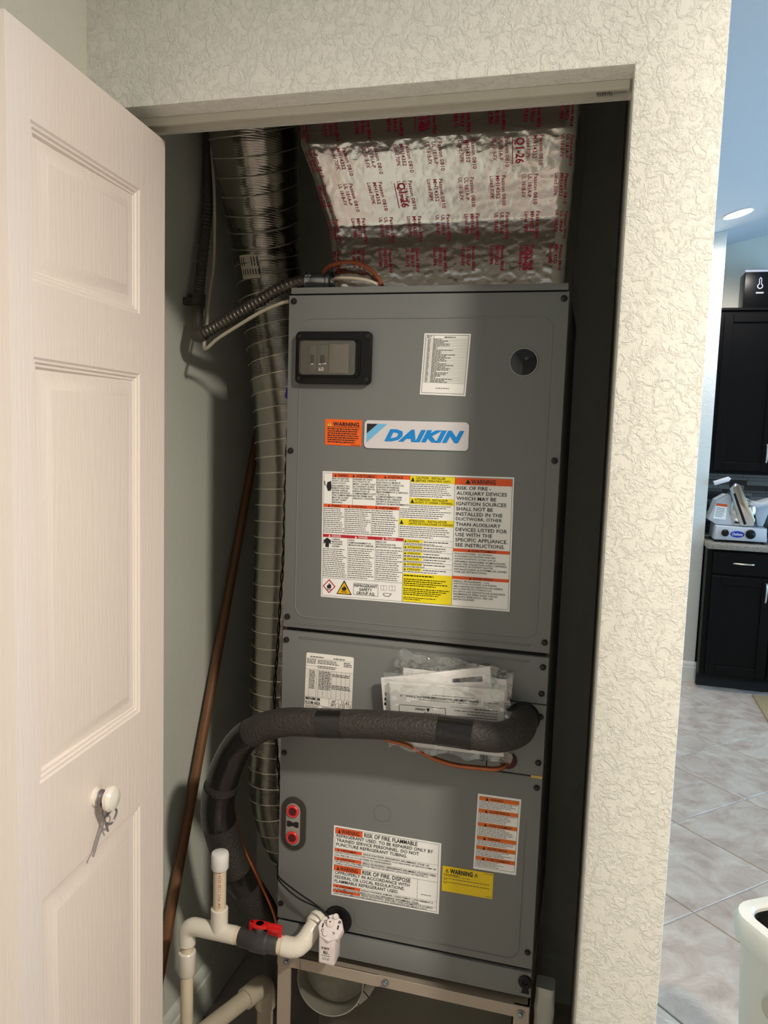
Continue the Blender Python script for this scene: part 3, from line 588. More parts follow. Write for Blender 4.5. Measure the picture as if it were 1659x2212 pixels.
# fire risk column
S.rect(O, m_ora, 0.707, 0.016, 0.991, 0.068); S.text(T, m_ink, 'WARNING', 0.788, 0.026, 0.910, 0.059, 0.02); S.tri(T, m_ink, 0.772, 0.042, 0.013, 0.017)
S.para(T, m_ink, ['RISK OF FIRE -', 'AUXILIARY DEVICES', 'WHICH MAY BE', 'IGNITION SOURCES', 'SHALL NOT BE', 'INSTALLED IN THE', 'DUCTWORK, OTHER', 'THAN AUXILIARY', 'DEVICES LISTED FOR', 'USE WITH THE', 'SPECIFIC APPLIANCE.', 'SEE INSTRUCTIONS.'], 0.716, 0.078, 0.978, 0.545, fill=0.70, bold=0.008)
bar(m_ora, 0.707, 0.548, 0.991, 0.572, 'AVERTISSEMENT', 0.802, 0.924, O)
S.para(T, m_ink, ["RISQUE D'INCENDIE - LES APPAREILS", 'AUXILIAIRES QUI PEUVENT ETRE UNE', "SOURCE D'IGNITION, AUTRES QUE LES", 'APPAREILS AUXILIAIRES HOMOLOGUES', "POUR UNE UTILISATION AVEC L'APPAREIL", 'SPECIFIQUE, NE DOIVENT PAS ETRE', 'INSTALLES DANS LE SYSTEME DE GAINES.', 'VOIR LES INSTRUCTIONS.'], 0.714, 0.580, 0.982, 0.738, fill=0.66)
bar(m_ora, 0.707, 0.758, 0.991, 0.782, 'ADVERTENCIA', 0.812, 0.912, O)
S.para(T, m_ink, ['RIESGO DE INCENDIO - LOS', 'DISPOSITIVOS AUXILIARES QUE PUEDEN', 'SER FUENTES DE IGNICION NO DEBEN', 'INSTALARSE EN LOS CONDUCTOS,', 'EXCEPTO LOS DISPOSITIVOS AUXILIARES', 'ENUMERADOS PARA USAR CON EL', 'APARATO ESPECIFICO. VEA LAS', 'INSTRUCCIONES.'], 0.714, 0.790, 0.976, 0.948, fill=0.66)
S.done()
# --- rating label
S = Sheet('rating_label', cor((0.053, 1.0795), (0.1535, 1.0795), (0.1515, 0.955), (0.0505, 0.955)), M('rating_white', (250, 246, 238), 0.5, var=0.015), AH, rnd=0.004, label='white rating label above the foam pipe')
S.greek(K, m_fine, 0.09, 0.045, 0.37, 0.075, 1, 0.5, 0, 100); S.greek(K, m_fine, 0.58, 0.045, 0.82, 0.075, 1, 0.5, 0, 101)
S.line('ruling', m_ink, 0.02, 0.085, 0.98, 0.085, 0.0003); S.greek(K, m_fine, 0.02, 0.095, 0.22, 0.18, 4, 0.5, 0.1, 102); S.greek(K, m_fine, 0.25, 0.10, 0.72, 0.17, 3, 0.5, 0.15, 103); S.greek(K, m_fine, 0.80, 0.10, 0.97, 0.18, 3, 0.5, 0.2, 104); S.greek(K, m_fine, 0.25, 0.195, 0.74, 0.245, 2, 0.5, 0.2, 105)
S.line('ruling', m_ink, 0.0, 0.215, 0.24, 0.215, 0.0003); S.line('ruling', m_ink, 0.0, 0.265, 1.0, 0.265, 0.0003)
for i, u in enumerate((0.08, 0.24, 0.28, 0.38, 0.48, 0.56, 0.66, 0.76, 0.85, 0.93)): S.line('ruling', m_ink, u, 0.27, u, 0.72, 0.0003)
for i in range(17): S.line('ruling', m_inkg, 0.01, 0.28+i*0.0262, 0.99, 0.28+i*0.0262, 0.0002)
for i in range(12):
    S.greek(K, m_inkg, 0.09, 0.285+i*0.0262, 0.21, 0.305+i*0.0262, 1, 0.6, 0.05, 110+i); S.greek(K, m_inkg, 0.29, 0.285+i*0.0262, 0.55, 0.305+i*0.0262, 1, 0.6, 0.05, 130+i)
    if i in (1, 2, 8, 9, 10): S.greek(K, m_inkg, 0.57, 0.285+i*0.0262, 0.98, 0.305+i*0.0262, 1, 0.6, 0.1, 150+i)
S.frame('ruling', m_ink, 0.01, 0.725, 0.99, 0.865, 0.0004); S.line('ruling', m_ink, 0.52, 0.725, 0.52, 0.865, 0.0004); S.line('ruling', m_ink, 0.72, 0.725, 0.72, 0.865, 0.0004); S.line('ruling', m_ink, 0.52, 0.795, 0.99, 0.795, 0.0004)
S.text(T, m_ink, 'MINIMUM', 0.03, 0.733, 0.33, 0.786); S.text(T, m_ink, 'ROOM AREA', 0.03, 0.800, 0.34, 0.855); S.text(T, m_ink, 'm²', 0.59, 0.735, 0.67, 0.786); S.text(T, m_ink, '(ft²)', 0.565, 0.802, 0.675, 0.860); S.text(T, m_ink, '11.62', 0.79, 0.736, 0.95, 0.786); S.text(T, m_ink, '(125.11)', 0.735, 0.802, 0.98, 0.862)
S.greek(K, m_fine, 0.02, 0.875, 0.36, 0.98, 7, 0.5, 0.2, 170); S.greek(K, m_fine, 0.38, 0.875, 0.97, 0.98, 7, 0.5, 0.3, 171)
S.done()
# --- flammable refrigerant label
S = Sheet('refrigerant_label', cor((0.1215, 0.7235), (0.345, 0.7235), (0.3455, 0.5755), (0.1195, 0.5725)), m_ppr, AH, label='white label with orange warnings about flammable refrigerant')
S.frame('ruling', m_ink, 0.015, 0.022, 0.980, 0.975, 0.0005)
def fb(v, h, t, u1, big):
    S.rect('orange_band', m_ora, 0.018, v, 0.275, v+h)
    S.text(T, m_ink, t, 0.075 if big else 0.075, v+h*0.14, u1, v+h*0.88, 0.014 if big else 0.006); S.tri(T, m_ink, 0.055 if big else 0.052, v+h*0.5, 0.013 if big else 0.008, h*0.36)
fb(0.026, 0.082, 'WARNING', 0.245, True); S.text(T, m_ink, 'RISK OF FIRE. FLAMMABLE', 0.292, 0.034, 0.785, 0.094)
S.para(T, m_ink, ['REFRIGERANT USED. TO BE REPAIRED ONLY BY', 'TRAINED SERVICE PERSONNEL. DO NOT', 'PUNCTURE REFRIGERANT TUBING.'], 0.030, 0.112, 0.930, 0.300, fill=0.72)
fb(0.318, 0.042, 'AVERTISSEMENT', 0.225, False); S.text(T, m_ink, 'RISQUE D\'INCENDIE. REFRIGERANT INFLAMMABLE UTILISE. LES', 0.288, 0.325, 0.900, 0.356, 0.004); S.para(T, m_ink, ['REPARATIONS DOIVENT ETRE CONFIEES UNIQUEMENT A DU PERSONNEL DE SERVICE FORME. NE', 'PAS PERCER LA TUYAUTERIE DU REFRIGERANT'], 0.026, 0.366, 0.962, 0.436, bold=0.004)
fb(0.444, 0.042, 'ADVERTENCIA', 0.210, False); S.text(T, m_ink, 'RIESGO DE INCENDIO. REFRIGERANTE INFLAMABLE UTILIZADO. PARA', 0.288, 0.450, 0.962, 0.481, 0.004); S.para(T, m_ink, ['SER REPARADO UNICAMENTE POR PERSONAL DE SERVICIO CAPACITADO. NO PERFORE LA', 'TUBERIA DE REFRIGERANTE'], 0.026, 0.490, 0.890, 0.552, bold=0.004)
S.line('ruling', m_ink, 0.015, 0.313, 0.98, 0.313, 0.0003); S.line('ruling', m_ink, 0.015, 0.440, 0.98, 0.440, 0.0003); S.line('ruling', m_ink, 0.015, 0.556, 0.98, 0.556, 0.0004)
fb(0.558, 0.080, 'WARNING', 0.245, True); S.text(T, m_ink, 'RISK OF FIRE. DISPOSE', 0.288, 0.568, 0.735, 0.628)
S.para(T, m_ink, ['OFPROPERLY IN ACCORDANCE WITH', 'FEDERAL OR LOCAL REGULATIONS.', 'FLAMMABLE REFRIGERANT USED.'], 0.028, 0.642, 0.728, 0.826, fill=0.74)
S.line('ruling', m_ink, 0.800, 0.556, 0.800, 0.834, 0.0004); S.greek(K, m_fine, 0.835, 0.755, 0.925, 0.772, 1, 0.5, 0, 180)
fb(0.838, 0.040, 'AVERTISSEMENT', 0.225, False); S.text(T, m_ink, 'RISQUE D\'INCENDIE. ELIMINER CORRECTEMENT CONFORMEMENT A', 0.286, 0.846, 0.945, 0.874, 0.004); S.text(T, m_ink, 'LA REGLEMENTATION FEDERALE OU LOCALE. REFRIGERANT INFLAMMABLE UTILISE.', 0.026, 0.882, 0.820, 0.908, 0.004)
S.line('ruling', m_ink, 0.015, 0.835, 0.98, 0.835, 0.0003); S.line('ruling', m_ink, 0.015, 0.912, 0.98, 0.912, 0.0003)
fb(0.914, 0.034, 'ADVERTENCIA', 0.210, False); S.text(T, m_ink, 'RIESGO DE INCENDIO. DESECHELO ADECUADAMENTE DE ACUERDO', 0.286, 0.917, 0.945, 0.943, 0.004); S.text(T, m_ink, 'CON LAS REGLAMENTACIONES FEDERALES O LOCALES. REFRIGERANTE INFLAMABLE USADO.', 0.026, 0.950, 0.900, 0.971, 0.004)
S.done()
# --- six-band label
S = Sheet('banded_warning_label', cor((0.4125, 0.8375), (0.4955, 0.8385), (0.4930, 0.6850), (0.4100, 0.6835)), m_ppr, AH, label='narrow white label with six orange bands')
S.frame('ruling', m_ink, 0.045, 0.030, 0.955, 0.965, 0.0005)
for i, (v, t, n, v2) in enumerate(((0.030, 'WARNING', 5, 0.185), (0.190, 'ADVERTENCIA', 6, 0.365), (0.370, 'AVERTISSEMENT', 6, 0.545), (0.550, 'WARNING', 3, 0.672), (0.678, 'ADVERTENCIA', 4, 0.815), (0.820, 'AVERTISSEMENT', 5, 0.955))):
    S.rect('orange_band', m_ora2, 0.045, v, 0.955, v+0.052); S.tri(T, m_ink, 0.22, v+0.026, 0.035, 0.022); S.text(T, m_ink, t, 0.30, v+0.012, 0.30+0.042*len(t), v+0.042)
    S.greek(K, m_fine, 0.07, v+0.056, 0.92 if i < 5 else 0.70, v2, n, 0.34, 0.35, 200+i)
S.done()
# --- yellow warning
S = Sheet('yellow_warning_label', cor((0.3495, 0.6785), (0.4500, 0.6800), (0.4500, 0.6275), (0.3495, 0.6260)), M('yellow_vinyl', (242, 208, 0), 0.45, var=0.02), AH, label='bright yellow warning label')
S.text(T, m_ink, 'WARNING', 0.15, 0.075, 0.60, 0.265, bold=0.035)
for u in (0.09, 0.665): S.tri(T, m_ink, u, 0.17, 0.034, 0.075); S.tri('triangle_field', MATS['yellow_vinyl'], u, 0.185, 0.022, 0.045, 3); S.rect(T, m_ink, u-0.003, 0.155, u+0.003, 0.205, 4)
S.greek(T, m_ink, 0.03, 0.30, 0.34, 0.345, 1, 0.6, 0, 220); S.greek(K, m_fine, 0.03, 0.36, 0.56, 0.40, 1, 0.4, 0, 221)
for v in (0.455, 0.60): S.greek(T, m_ink, 0.03, v, 0.20, v+0.045, 1, 0.5, 0, 222); S.greek(K, m_fine, 0.21, v, 0.93, v+0.045, 1, 0.5, 0, 223); S.greek(K, m_fine, 0.03, v+0.06, 0.10, v+0.10, 1, 0.5, 0, 224)
S.greek(K, m_fine, 0.82, 0.04, 0.98, 0.075, 1, 0.5, 0, 225); S.greek(K, m_fine, 0.86, 0.92, 0.98, 0.955, 1, 0.5, 0, 226)
S.done()

# ------------------------------------------------------------------ foil covered supply plenum on top of the unit
m_foil = foil_mat('aluminium_foil_tape', (206, 202, 198), 0.17, 0.0005, 90)
m_mag = M('foil_print_magenta', (176, 16, 66), 0.5, var=0.1)
SEC = [(1.800, 0.075, 0.520, 0.031), (1.850, 0.064, 0.521, 0.043), (1.905, 0.055, 0.522, 0.055), (1.930, 0.050, 0.523, 0.057), (1.938, 0.049, 0.523, 0.053), (1.99, 0.036, 0.526, 0.028), (2.045, 0.020, 0.529, 0.010), (2.070, 0.010, 0.530, 0.004), (2.10, 0.004, 0.531, 0.010), (2.16, 0.0, 0.532, 0.014), (2.25, 0.0, 0.532, 0.016), (2.356, 0.0, 0.532, 0.016)]
def sec(z):
    for a, b in zip(SEC, SEC[1:]):
        if z <= b[0]:
            t = (z-a[0])/(b[0]-a[0]); return [a[k]+(b[k]-a[k])*t for k in (1, 2, 3)]
    return list(SEC[-1][1:])
def crinkle(x, z, k=1.0):
    v = Vector((x*9, 3.1, z*30)); big = noise.noise(v)
    rid = 1-abs(noise.noise(Vector((x*26+5, 7.7, z*60))))*2
    rid2 = 1-abs(noise.noise(Vector((x*60+9, 1.7, z*70))))*2
    return k*(0.0010*big+0.0006*max(0, rid)**3+0.0005*max(0, rid2)**3)
BACK = 0.44
def plen(s, z):
    """s: -1..0 wrapped side, 0..0.1 corner, 0.1..0.9 front, 0.9..1 corner, 1..2 other side"""
    xl, xr, yf = sec(z); c = 0.030
    if s < 0: x, y, n = xl, yf+c+(-s)*(BACK-yf-c), (-1, 0)
    elif s < 0.1: a = s/0.1*PI/2; x, y, n = xl+c-c*math.cos(a), yf+c-c*math.sin(a), (-math.cos(a), -math.sin(a))
    elif s <= 0.9: x, y, n = xl+c+(xr-xl-2*c)*(s-0.1)/0.8, yf, (0, -1)
    elif s <= 1.0: a = (s-0.9)/0.1*PI/2; x, y, n = xr-c+c*math.sin(a), yf+c-c*math.cos(a), (math.sin(a), -math.cos(a))
    else: x, y, n = xr, yf+c+(s-1)*(BACK-yf-c), (1, 0)
    edge = 1.6 if (s < 0.12 or s > 0.88) else 1.0
    d = crinkle(x+ (y-yf)*0.7, z, edge)
    if s < 0 or s > 1: d *= 1.0
    return Vector((x+n[0]*d, y+n[1]*d, z)), Vector((n[0], n[1], 0))
ss = [-1, -0.6, -0.3, -0.15, -0.06]+[0.1*i/9 for i in range(9)]+[0.1+0.8*i/150 for i in range(151)]+[0.9+0.1*(i+1)/9 for i in range(9)]+[1.06, 1.15, 1.3, 1.6, 2.0]
zs = [1.800+i*0.0035 for i in range(92)]+[2.16, 2.22, 2.30, 2.355]
bm = NB(); grid = [[bm.verts.new(plen(s, z)[0]) for s in ss] for z in zs]
for A, B in zip(grid, grid[1:]):
    for i in range(len(ss)-1): bm.faces.new((A[i], A[i+1], B[i+1], B[i]))
    bm.faces.new((A[-1], A[0], B[0], B[-1]))
bm.faces.new(grid[0][::-1]); bm.faces.new(grid[-1])
PL = thing('supply_plenum', 'silver foil taped duct plenum with red print above the air handler', 'duct', (0.29, 0.25, 1.802))
obj('foil_skin', bm, m_foil, PL, smooth=50)
bm = NB()
def foil_text(body, s, z, h, ln, bold=0.012):
    """lettering running down the foil; s,z = start; h = letter height (as s), ln = length in z"""
    V, F, asp = glyphs(body, bold); vs = []
    for x, y in V:
        p, n = plen(min(1.02, max(-0.02, s+h*y-0.04*ln*x*0)), z-ln*x); vs.append(bm.verts.new(p+n*0.0009))
    for f in F:
        try: bm.faces.new([vs[i] for i in f])
        except ValueError: pass
GA = ('Fasson 0810', 'UL 181A-P', 'UL 181B-FX'); GB = ('Fasson 0810', 'MH14352', 'Listed 70PK')
R = random.Random(11)
for row, zt in enumerate((2.118, 2.058, 1.998, 1.940, 1.880)):
    for col in range(9):
        s = 0.03+col*0.108+(0.012 if row % 2 else 0.0); g = GA if (col+row) % 2 else GB
        if s > 0.97: continue
        for k, t in enumerate(g):
            foil_text(t, s+0.044-k*0.0205, zt, 0.0135, 0.036 if k != 0 else 0.047)
for s, z in ((0.762, 2.056), (0.352, 1.995), (0.455, 2.118), (0.80, 1.872)):
    foil_text('Q1-26', s, z, 0.034, 0.040, 0.03)
    for dz in range(9):
        a = [plen(s-0.006, z-0.0045*dz)[0], plen(s-0.0035, z-0.0045*dz)[0], plen(s-0.0035, z-0.0045*(dz+1))[0], plen(s-0.006, z-0.0045*(dz+1))[0]]
        bm.faces.new([bm.verts.new(p+Vector((0, -0.0009, 0))) for p in a])
obj('red_foil_print', bm, m_mag, PL, smooth=0)['kind'] = 'stuff'

# ------------------------------------------------------------------ flexible duct
m_flex = foil_mat('flex_duct_foil', (152, 147, 138), 0.21, 0.0004, 60, stripes=70)
m_wire = M('duct_coil_wire', (226, 220, 206), 0.3, 0.9, var=0.1)
FD = thing('flexible_duct', 'silver flexible round duct running down beside the air handler', 'duct', (-0.13, 0.28, 0.0))
DUCT = [(-0.168, 0.115, 2.355, .097), (-0.167, 0.145, 2.27, .097), (-0.1675, 0.19, 2.156, .096), (-0.171, 0.215, 2.10, .091), (-0.173, 0.24, 2.046, .086), (-0.177, 0.275, 1.975, .080), (-0.1775, 0.300, 1.905, .077), (-0.158, 0.315, 1.78, .080), (-0.131, 0.32, 1.61, .084), (-0.116, 0.32, 1.44, .086), (-0.116, 0.32, 1.27, .086), (-0.118, 0.32, 1.10, .086), (-0.120, 0.32, 0.86, .087), (-0.121, 0.32, 0.64, .087), (-0.102, 0.33, 0.52, .083), (-0.085, 0.36, 0.43, .07), (-0.075, 0.40, 0.36, .06)]
dpath = spline(DUCT, 14)
bm = NB()
fine4 = spline(dpath, 2); fine = [p[:3] for p in fine4]
def drad(z): return min(fine4, key=lambda p: abs(p[2]-z))[3]
tube(bm, fine, [drad(p[2])-0.0015*abs(math.sin(p[2]*PI/0.0385)) for p in fine], 48)
obj('duct_skin', bm, m_flex, FD, smooth=60)
# helical wire
hel = []; pitch = 0.0385; acc = 0.0
for i in range(len(fine)-1):
    a, b = Vector(fine[i]), Vector(fine[i+1]); d = b-a; u, v = frame_of(d)
    e1 = Vector((1, 0, 0)); e1 = (e1-d.normalized()*e1.dot(d.normalized())).normalized(); e2 = d.normalized().cross(e1)
    steps = max(1, int(d.length/pitch*28))
    for k in range(steps):
        t = k/steps; th = 2*PI*(acc+d.length*t)/pitch; p = a+d*t; hel.append(p+(e1*math.cos(th)+e2*math.sin(th))*(drad(p.z)+0.0006))
    acc += d.length
obj('coil_wire', TB(hel, 0.0016, 6), m_wire, FD)
bm = NB(); cx, cy, rr = -0.160, 0.28, 0.0985
for i in range(8):
    pass
def dl(a, z): 
    k = min(range(len(fine)), key=lambda j: abs(fine[j][2]-z)); c = fine[k]; return Vector((c[0]+math.cos(a)*(drad(z)+0.003), c[1]+math.sin(a)*(drad(z)+0.003), z))
aa = [math.radians(-118+i*5.0) for i in range(8)]
g0 = [[bm.verts.new(dl(a, z)) for a in aa] for z in (1.866, 1.882, 1.90, 1.917)]
for A, B in zip(g0, g0[1:]):
    for i in range(len(aa)-1): bm.faces.new((A[i], A[i+1], B[i+1], B[i]))
ds = obj('duct_label', bm, M('duct_label_grey', (214, 206, 186), 0.5), FD); ds['label'] = 'small pale printed duct label'
bm = NB()
for i in range(7):
    for z0, z1 in ((1.874, 1.886), (1.893, 1.912)):
        if i in (2, 3) and z1 > 1.9: continue
        a = math.radians(-115+i*5); bm.faces.new([bm.verts.new(dl(q, z)+Vector((0, -0.0006, 0))) for q, z in ((a, z0), (a+0.03, z0), (a+0.03, z1), (a, z1))])
obj('fine_print', bm, m_ink, ds, smooth=0)['kind'] = 'stuff'

# ------------------------------------------------------------------ electrical conduit
m_cond = M('conduit_grey', (112, 106, 98), 0.36, 0.75, var=0.12, vs=60)
m_condd = M('conduit_vinyl', (84, 80, 72), 0.45, 0.2, var=0.15, vs=50)
m_zinc = M('zinc_die_cast', (150, 156, 158), 0.25, 0.85, var=0.1, vs=60)
EC = thing('electrical_conduit', 'ribbed grey flexible metal conduit bending from the closet wall to the unit top', 'conduit', (-0.27, 0.16, 1.72))
vp = spline([(-0.296, 0.225, 2.355), (-0.294, 0.222, 2.20), (-0.290, 0.215, 2.05), (-0.286, 0.195, 1.962), (-0.281, 0.165, 1.855), (-0.277, 0.150, 1.802), (-0.270, 0.130, 1.755)], 30)
obj('wall_run', TB(vp, [0.0118+0.0008*math.sin(i*1.9) for i in range(len(vp))], 16), m_condd, EC)
el = spline([(-0.2715, 0.135, 1.768), (-0.268, 0.124, 1.742), (-0.262, 0.112, 1.726), (-0.250, 0.106, 1.722), (-0.238, 0.104, 1.727)], 8)
obj('elbow_fitting', TB(el, 0.0138, 18), m_condd, EC)
bm = NB(); q0 = Vector(vp[-30]); q1 = Vector(vp[-10])
tube(bm, [(-0.2785, 0.155, 1.818), (-0.2755, 0.146, 1.790)], 0.0150, 18); box(bm, -0.316, -0.276, 0.148, 0.166, 1.796, 1.812, bev=0.002)
obj('strap', bm, m_condd, EC)
obj('strap_screw', LT((-0.315, 0.180, 1.812), (1, 0, 0), [(0, 0.006), (0.004, 0.006), (0.006, 0.003), (0.006, 0)], 12), m_zinc, EC)
obj('strap_ear', TB([(-0.3135, 0.180+0.009*math.cos(a), 1.812+0.012*math.sin(a)) for a in [2*PI*i/20 for i in range(20)]], 0.0014, 6, closed=True), m_zinc, EC)
cp = spline([(-0.244, 0.104, 1.7245), (-0.200, 0.096, 1.743), (-0.150, 0.087, 1.766), (-0.100, 0.078, 1.789), (-0.055, 0.070, 1.810), (-0.015, 0.066, 1.823), (0.018, 0.064, 1.8285)], 40)
cum = 0; rads = []
for i, p in enumerate(cp):
    if i: cum += (Vector(p)-Vector(cp[i-1])).length
    rads.append(0.0108+0.0021*max(0, math.sin(cum*2*PI/0.0098))**0.7)
obj('flexible_run', TB(cp, rads, 20), m_cond, EC)
obj('squeeze_connector', LT((0.012, 0.064, 1.8265), (1, 0, -0.06), [(0, 0.0165), (0.010, 0.0168), (0.012, 0.0155), (0.030, 0.0172), (0.043, 0.0162), (0.046, 0.019), (0.052, 0.019), (0.055, 0.012), (0.062, 0.0115), (0.062, 0)], 24), m_zinc, EC)
bm = NB()
for dx in (0.017, 0.024): lathe(bm, (dx, 0.048, 1.832), (0, -1, 0.3), [(0, 0.0035), (0.004, 0.0035), (0.005, 0.002), (0.005, 0)], 8)
obj('clamp_screw', bm, m_zinc, EC)

m_wc = M('white_jacket', (206, 196, 176), 0.5, var=0.05)
tag(obj('cable', TB(spline([(-0.276, 0.190, 2.355), (-0.272, 0.193, 2.17), (-0.268, 0.203, 2.05), (-0.264, 0.196, 1.905), (-0.258, 0.165, 1.818), (-0.248, 0.135, 1.748), (-0.238, 0.105, 1.703), (-0.222, 0.085, 1.693), (-0.190, 0.074, 1.712), (-0.140, 0.062, 1.736), (-0.080, 0.046, 1.762), (-0.030, 0.030, 1.776), (-0.010, 0.026, 1.780)], 12), 0.0036, 10), m_wc), 'thin white jacketed cable hanging along the grey conduit', 'cable')
tag(obj('lead_wire', TB(spline([(0.052, 0.050, 1.838), (0.070, 0.030, 1.846), (0.100, 0.022, 1.851), (0.131, 0.018, 1.849), (0.158, 0.016, 1.836), (0.175, 0.014, 1.820), (0.183, 0.012, 1.806)], 10), 0.0038, 10), M('brown_insulation', (142, 70, 36), 0.45, var=0.1)), 'brown wire arching over the top edge of the grey cabinet', 'wire')
tag(obj('white_wire', TB(spline([(0.073, 0.046, 1.823), (0.092, 0.024, 1.822), (0.125, 0.016, 1.8195), (0.155, 0.012, 1.814), (0.175, 0.011, 1.8065)], 10), 0.0033, 10), m_wc), 'short white wire from the conduit connector along the cabinet top', 'wire')

# thermostat wires between duct and cabinet
bw = spline([(-0.008, 0.030, 1.62), (-0.008, 0.030, 1.552), (-0.011, 0.030, 1.459), (-0.0125, 0.030, 1.364), (-0.014, 0.030, 1.268), (-0.018, 0.030, 1.190), (-0.023, 0.030, 1.072), (-0.028, 0.030, 0.972), (-0.022, 0.030, 0.871), (-0.012, 0.030, 0.77), (-0.008, 0.030, 0.66), (-0.007, 0.020, 0.600)], 20)
bm = NB()
for ph in (0, PI): tube(bm, [(p[0]+0.0021*math.cos(p[2]*85+ph), p[1]+0.0021*math.sin(p[2]*85+ph), p[2]) for p in bw], 0.0017, 6)
tag(obj('thermostat_wire', bm, m_blk), 'black twisted low voltage wire pair beside the cabinet edge', 'wire')
tag(obj('brown_wire', TB(spline([(-0.006, 0.040, 1.56), (-0.0075, 0.040, 1.524), (-0.010, 0.042, 1.36), (-0.010, 0.042, 1.23), (-0.014, 0.042, 1.102), (-0.011, 0.042, 1.04), (-0.016, 0.042, 0.973), (-0.010, 0.042, 0.90), (-0.012, 0.042, 0.822), (-0.008, 0.042, 0.74)], 10), 0.0036, 8), M('brown_jacket', (104, 64, 46), 0.5)), 'brown jacketed thermostat cable along the cabinet edge', 'cable')
tag(obj('wire_nut', LT((-0.0105, 0.028, 1.588), (0.1, 0, 1), [(0, 0.0035), (0.004, 0.006), (0.016, 0.005), (0.022, 0.0035), (0.023, 0)], 12), M('blue_wire_nut', (20, 44, 150), 0.4)), 'small blue wire nut beside the breaker window', 'connector')

# ------------------------------------------------------------------ insulated suction line
m_foam = M('black_foam_insulation', (46, 42, 37), 0.55, var=0.25, vs=160, bump=0.0034, bs=190, spec=0.6)
m_tape = M('black_vinyl_tape', (27, 25, 23), 0.22, var=0.2, vs=30, bump=0.0008, bs=60)
FP = [(0.4905, 0.004, 1.000, .0275), (0.4925, -0.036, 1.001, .0275), (0.487, -0.066, 0.997, .0275), (0.462, -0.083, 0.990, .0272), (0.430, -0.087, 0.988, .027), (0.354, -0.088, 0.989, .027), (0.250, -0.088, 0.985, .0268), (0.123, -0.086, 0.9715, .0272), (0.046, -0.080, 0.961, .0275), (-0.018, -0.070, 0.935, .0285), (-0.068, -0.055, 0.890, .030), (-0.108, -0.035, 0.815, .033), (-0.136, -0.010, 0.728, .035), (-0.136, 0.010, 0.657, .036), (-0.117, 0.030, 0.577, .0355), (-0.089, 0.062, 0.496, .034), (-0.070, 0.105, 0.415, .032), (-0.062, 0.150, 0.303, .030), (-0.060, 0.165, 0.12, .030), (-0.060, 0.165, 0.02, .030)]
fpp = spline(FP, 12)
IL = thing('insulated_pipe', 'thick black foam insulated suction line looping across the grey cabinet', 'pipe', (0.18, -0.085, 0.98))
obj('foam_sleeve', TB([p[:3] for p in fpp], [p[3] for p in fpp], 32), m_foam, IL)
def band(i0, i1, grow=0.0009, name='tape_wrap'):
    seg = fpp[i0:i1+1]; obj(name, TB([p[:3] for p in seg], [p[3]+grow for p in seg], 32), m_tape, IL)
def near(u): return min(range(len(fpp)), key=lambda j: (fpp[j][0]-u)**2+(0 if fpp[j][2] > 0.94 else 9))
i0, i1 = sorted((near(0.408), near(0.346))); band(i0, i1)
i0, i1 = sorted((near(0.165), near(0.118))); band(i0, i1, 0.0007)
band(112, 134, 0.0012); band(137, 151, 0.0016); band(170, 176, 0.001)

m_cu = M('copper', (176, 106, 72), 0.32, 0.9, var=0.18, vs=40)
CU = thing('copper_line', 'bare copper liquid line curving below the black foam pipe', 'pipe', (0.40, -0.03, 0.90))
obj('tube', TB(spline([(0.467, -0.002, 0.912), (0.466, -0.016, 0.912), (0.460, -0.026, 0.908), (0.445, -0.031, 0.9045), (0.421, -0.032, 0.9030), (0.367, -0.032, 0.9020), (0.322, -0.035, 0.9125), (0.276, -0.045, 0.9345), (0.238, -0.052, 0.9425), (0.200, -0.053, 0.957), (0.10, -0.050, 0.960), (0.0, -0.038, 0.938), (-0.05, -0.022, 0.885), (-0.085, -0.006, 0.82), (-0.1045, 0.004, 0.765), (-0.1125, 0.02, 0.70), (-0.101, 0.034, 0.630), (-0.072, 0.045, 0.560), (-0.034, 0.060, 0.468), (-0.022, 0.07, 0.40)], 12), 0.0048, 12), m_cu, CU)
obj('flare_nut', LT((0.467, -0.001, 0.912), (0, -1, 0), [(0, 0.0075), (0.008, 0.0075), (0.010, 0.006), (0.010, 0)], 6), m_cu, CU)

# ------------------------------------------------------------------ manuals in a plastic bag
m_bag = clear_mat('clear_polybag', (0.92, 0.93, 0.92), 0.20, 0.10)
m_paper = M('manual_paper', (246, 242, 240), 0.6, var=0.03, vs=14, bump=0.0004, bs=30)
def slab(name, label, pts, y0, y1, mat, cat='manual'):
    t = thing(name, label, cat, (sum(p[0] for p in pts)/4, (y0+y1)/2, min(p[1] for p in pts))); obj('page_block', PR(pts, 'y', y0, y1, bev=0.0012, seg=1), mat, t); return t
mb = slab('installation_manual', 'white folded manual tilted behind the warning leaflet in the plastic bag', [(0.217, 1.052), (0.2285, 0.955), (0.440, 1.000), (0.428, 1.099)], -0.028, -0.019, m_paper)
bm = NB()
def qd(bm, pts, y): bm.faces.new([bm.verts.new((x, y, z)) for x, z in pts])
qd(bm, [(0.358, 1.061), (0.3575, 1.068), (0.414, 1.080), (0.4148, 1.069)], -0.0284)
for k in range(3): qd(bm, [(0.2262, 1.020-0.010*k), (0.2262+0.004, 1.020-0.010*k), (0.2262+0.0035, 1.026-0.010*k), (0.2262, 1.026-0.010*k)], -0.0284)
obj('dark_heading', bm, m_ink, mb, smooth=0)['kind'] = 'stuff'
ma = slab('installation_leaflet', 'white leaflet printed upside down in the clear bag behind the foam pipe', [(0.2365, 1.051), (0.246, 0.929), (0.462, 0.934), (0.4585, 1.061)], -0.040, -0.032, m_paper)
S = Sheet('printed_page', [(0.4595, -0.0403, 0.936), (0.249, -0.0403, 0.931), (0.2395, -0.0403, 1.049), (0.456, -0.0403, 1.058)], m_paper, ma, thick=0.0004)
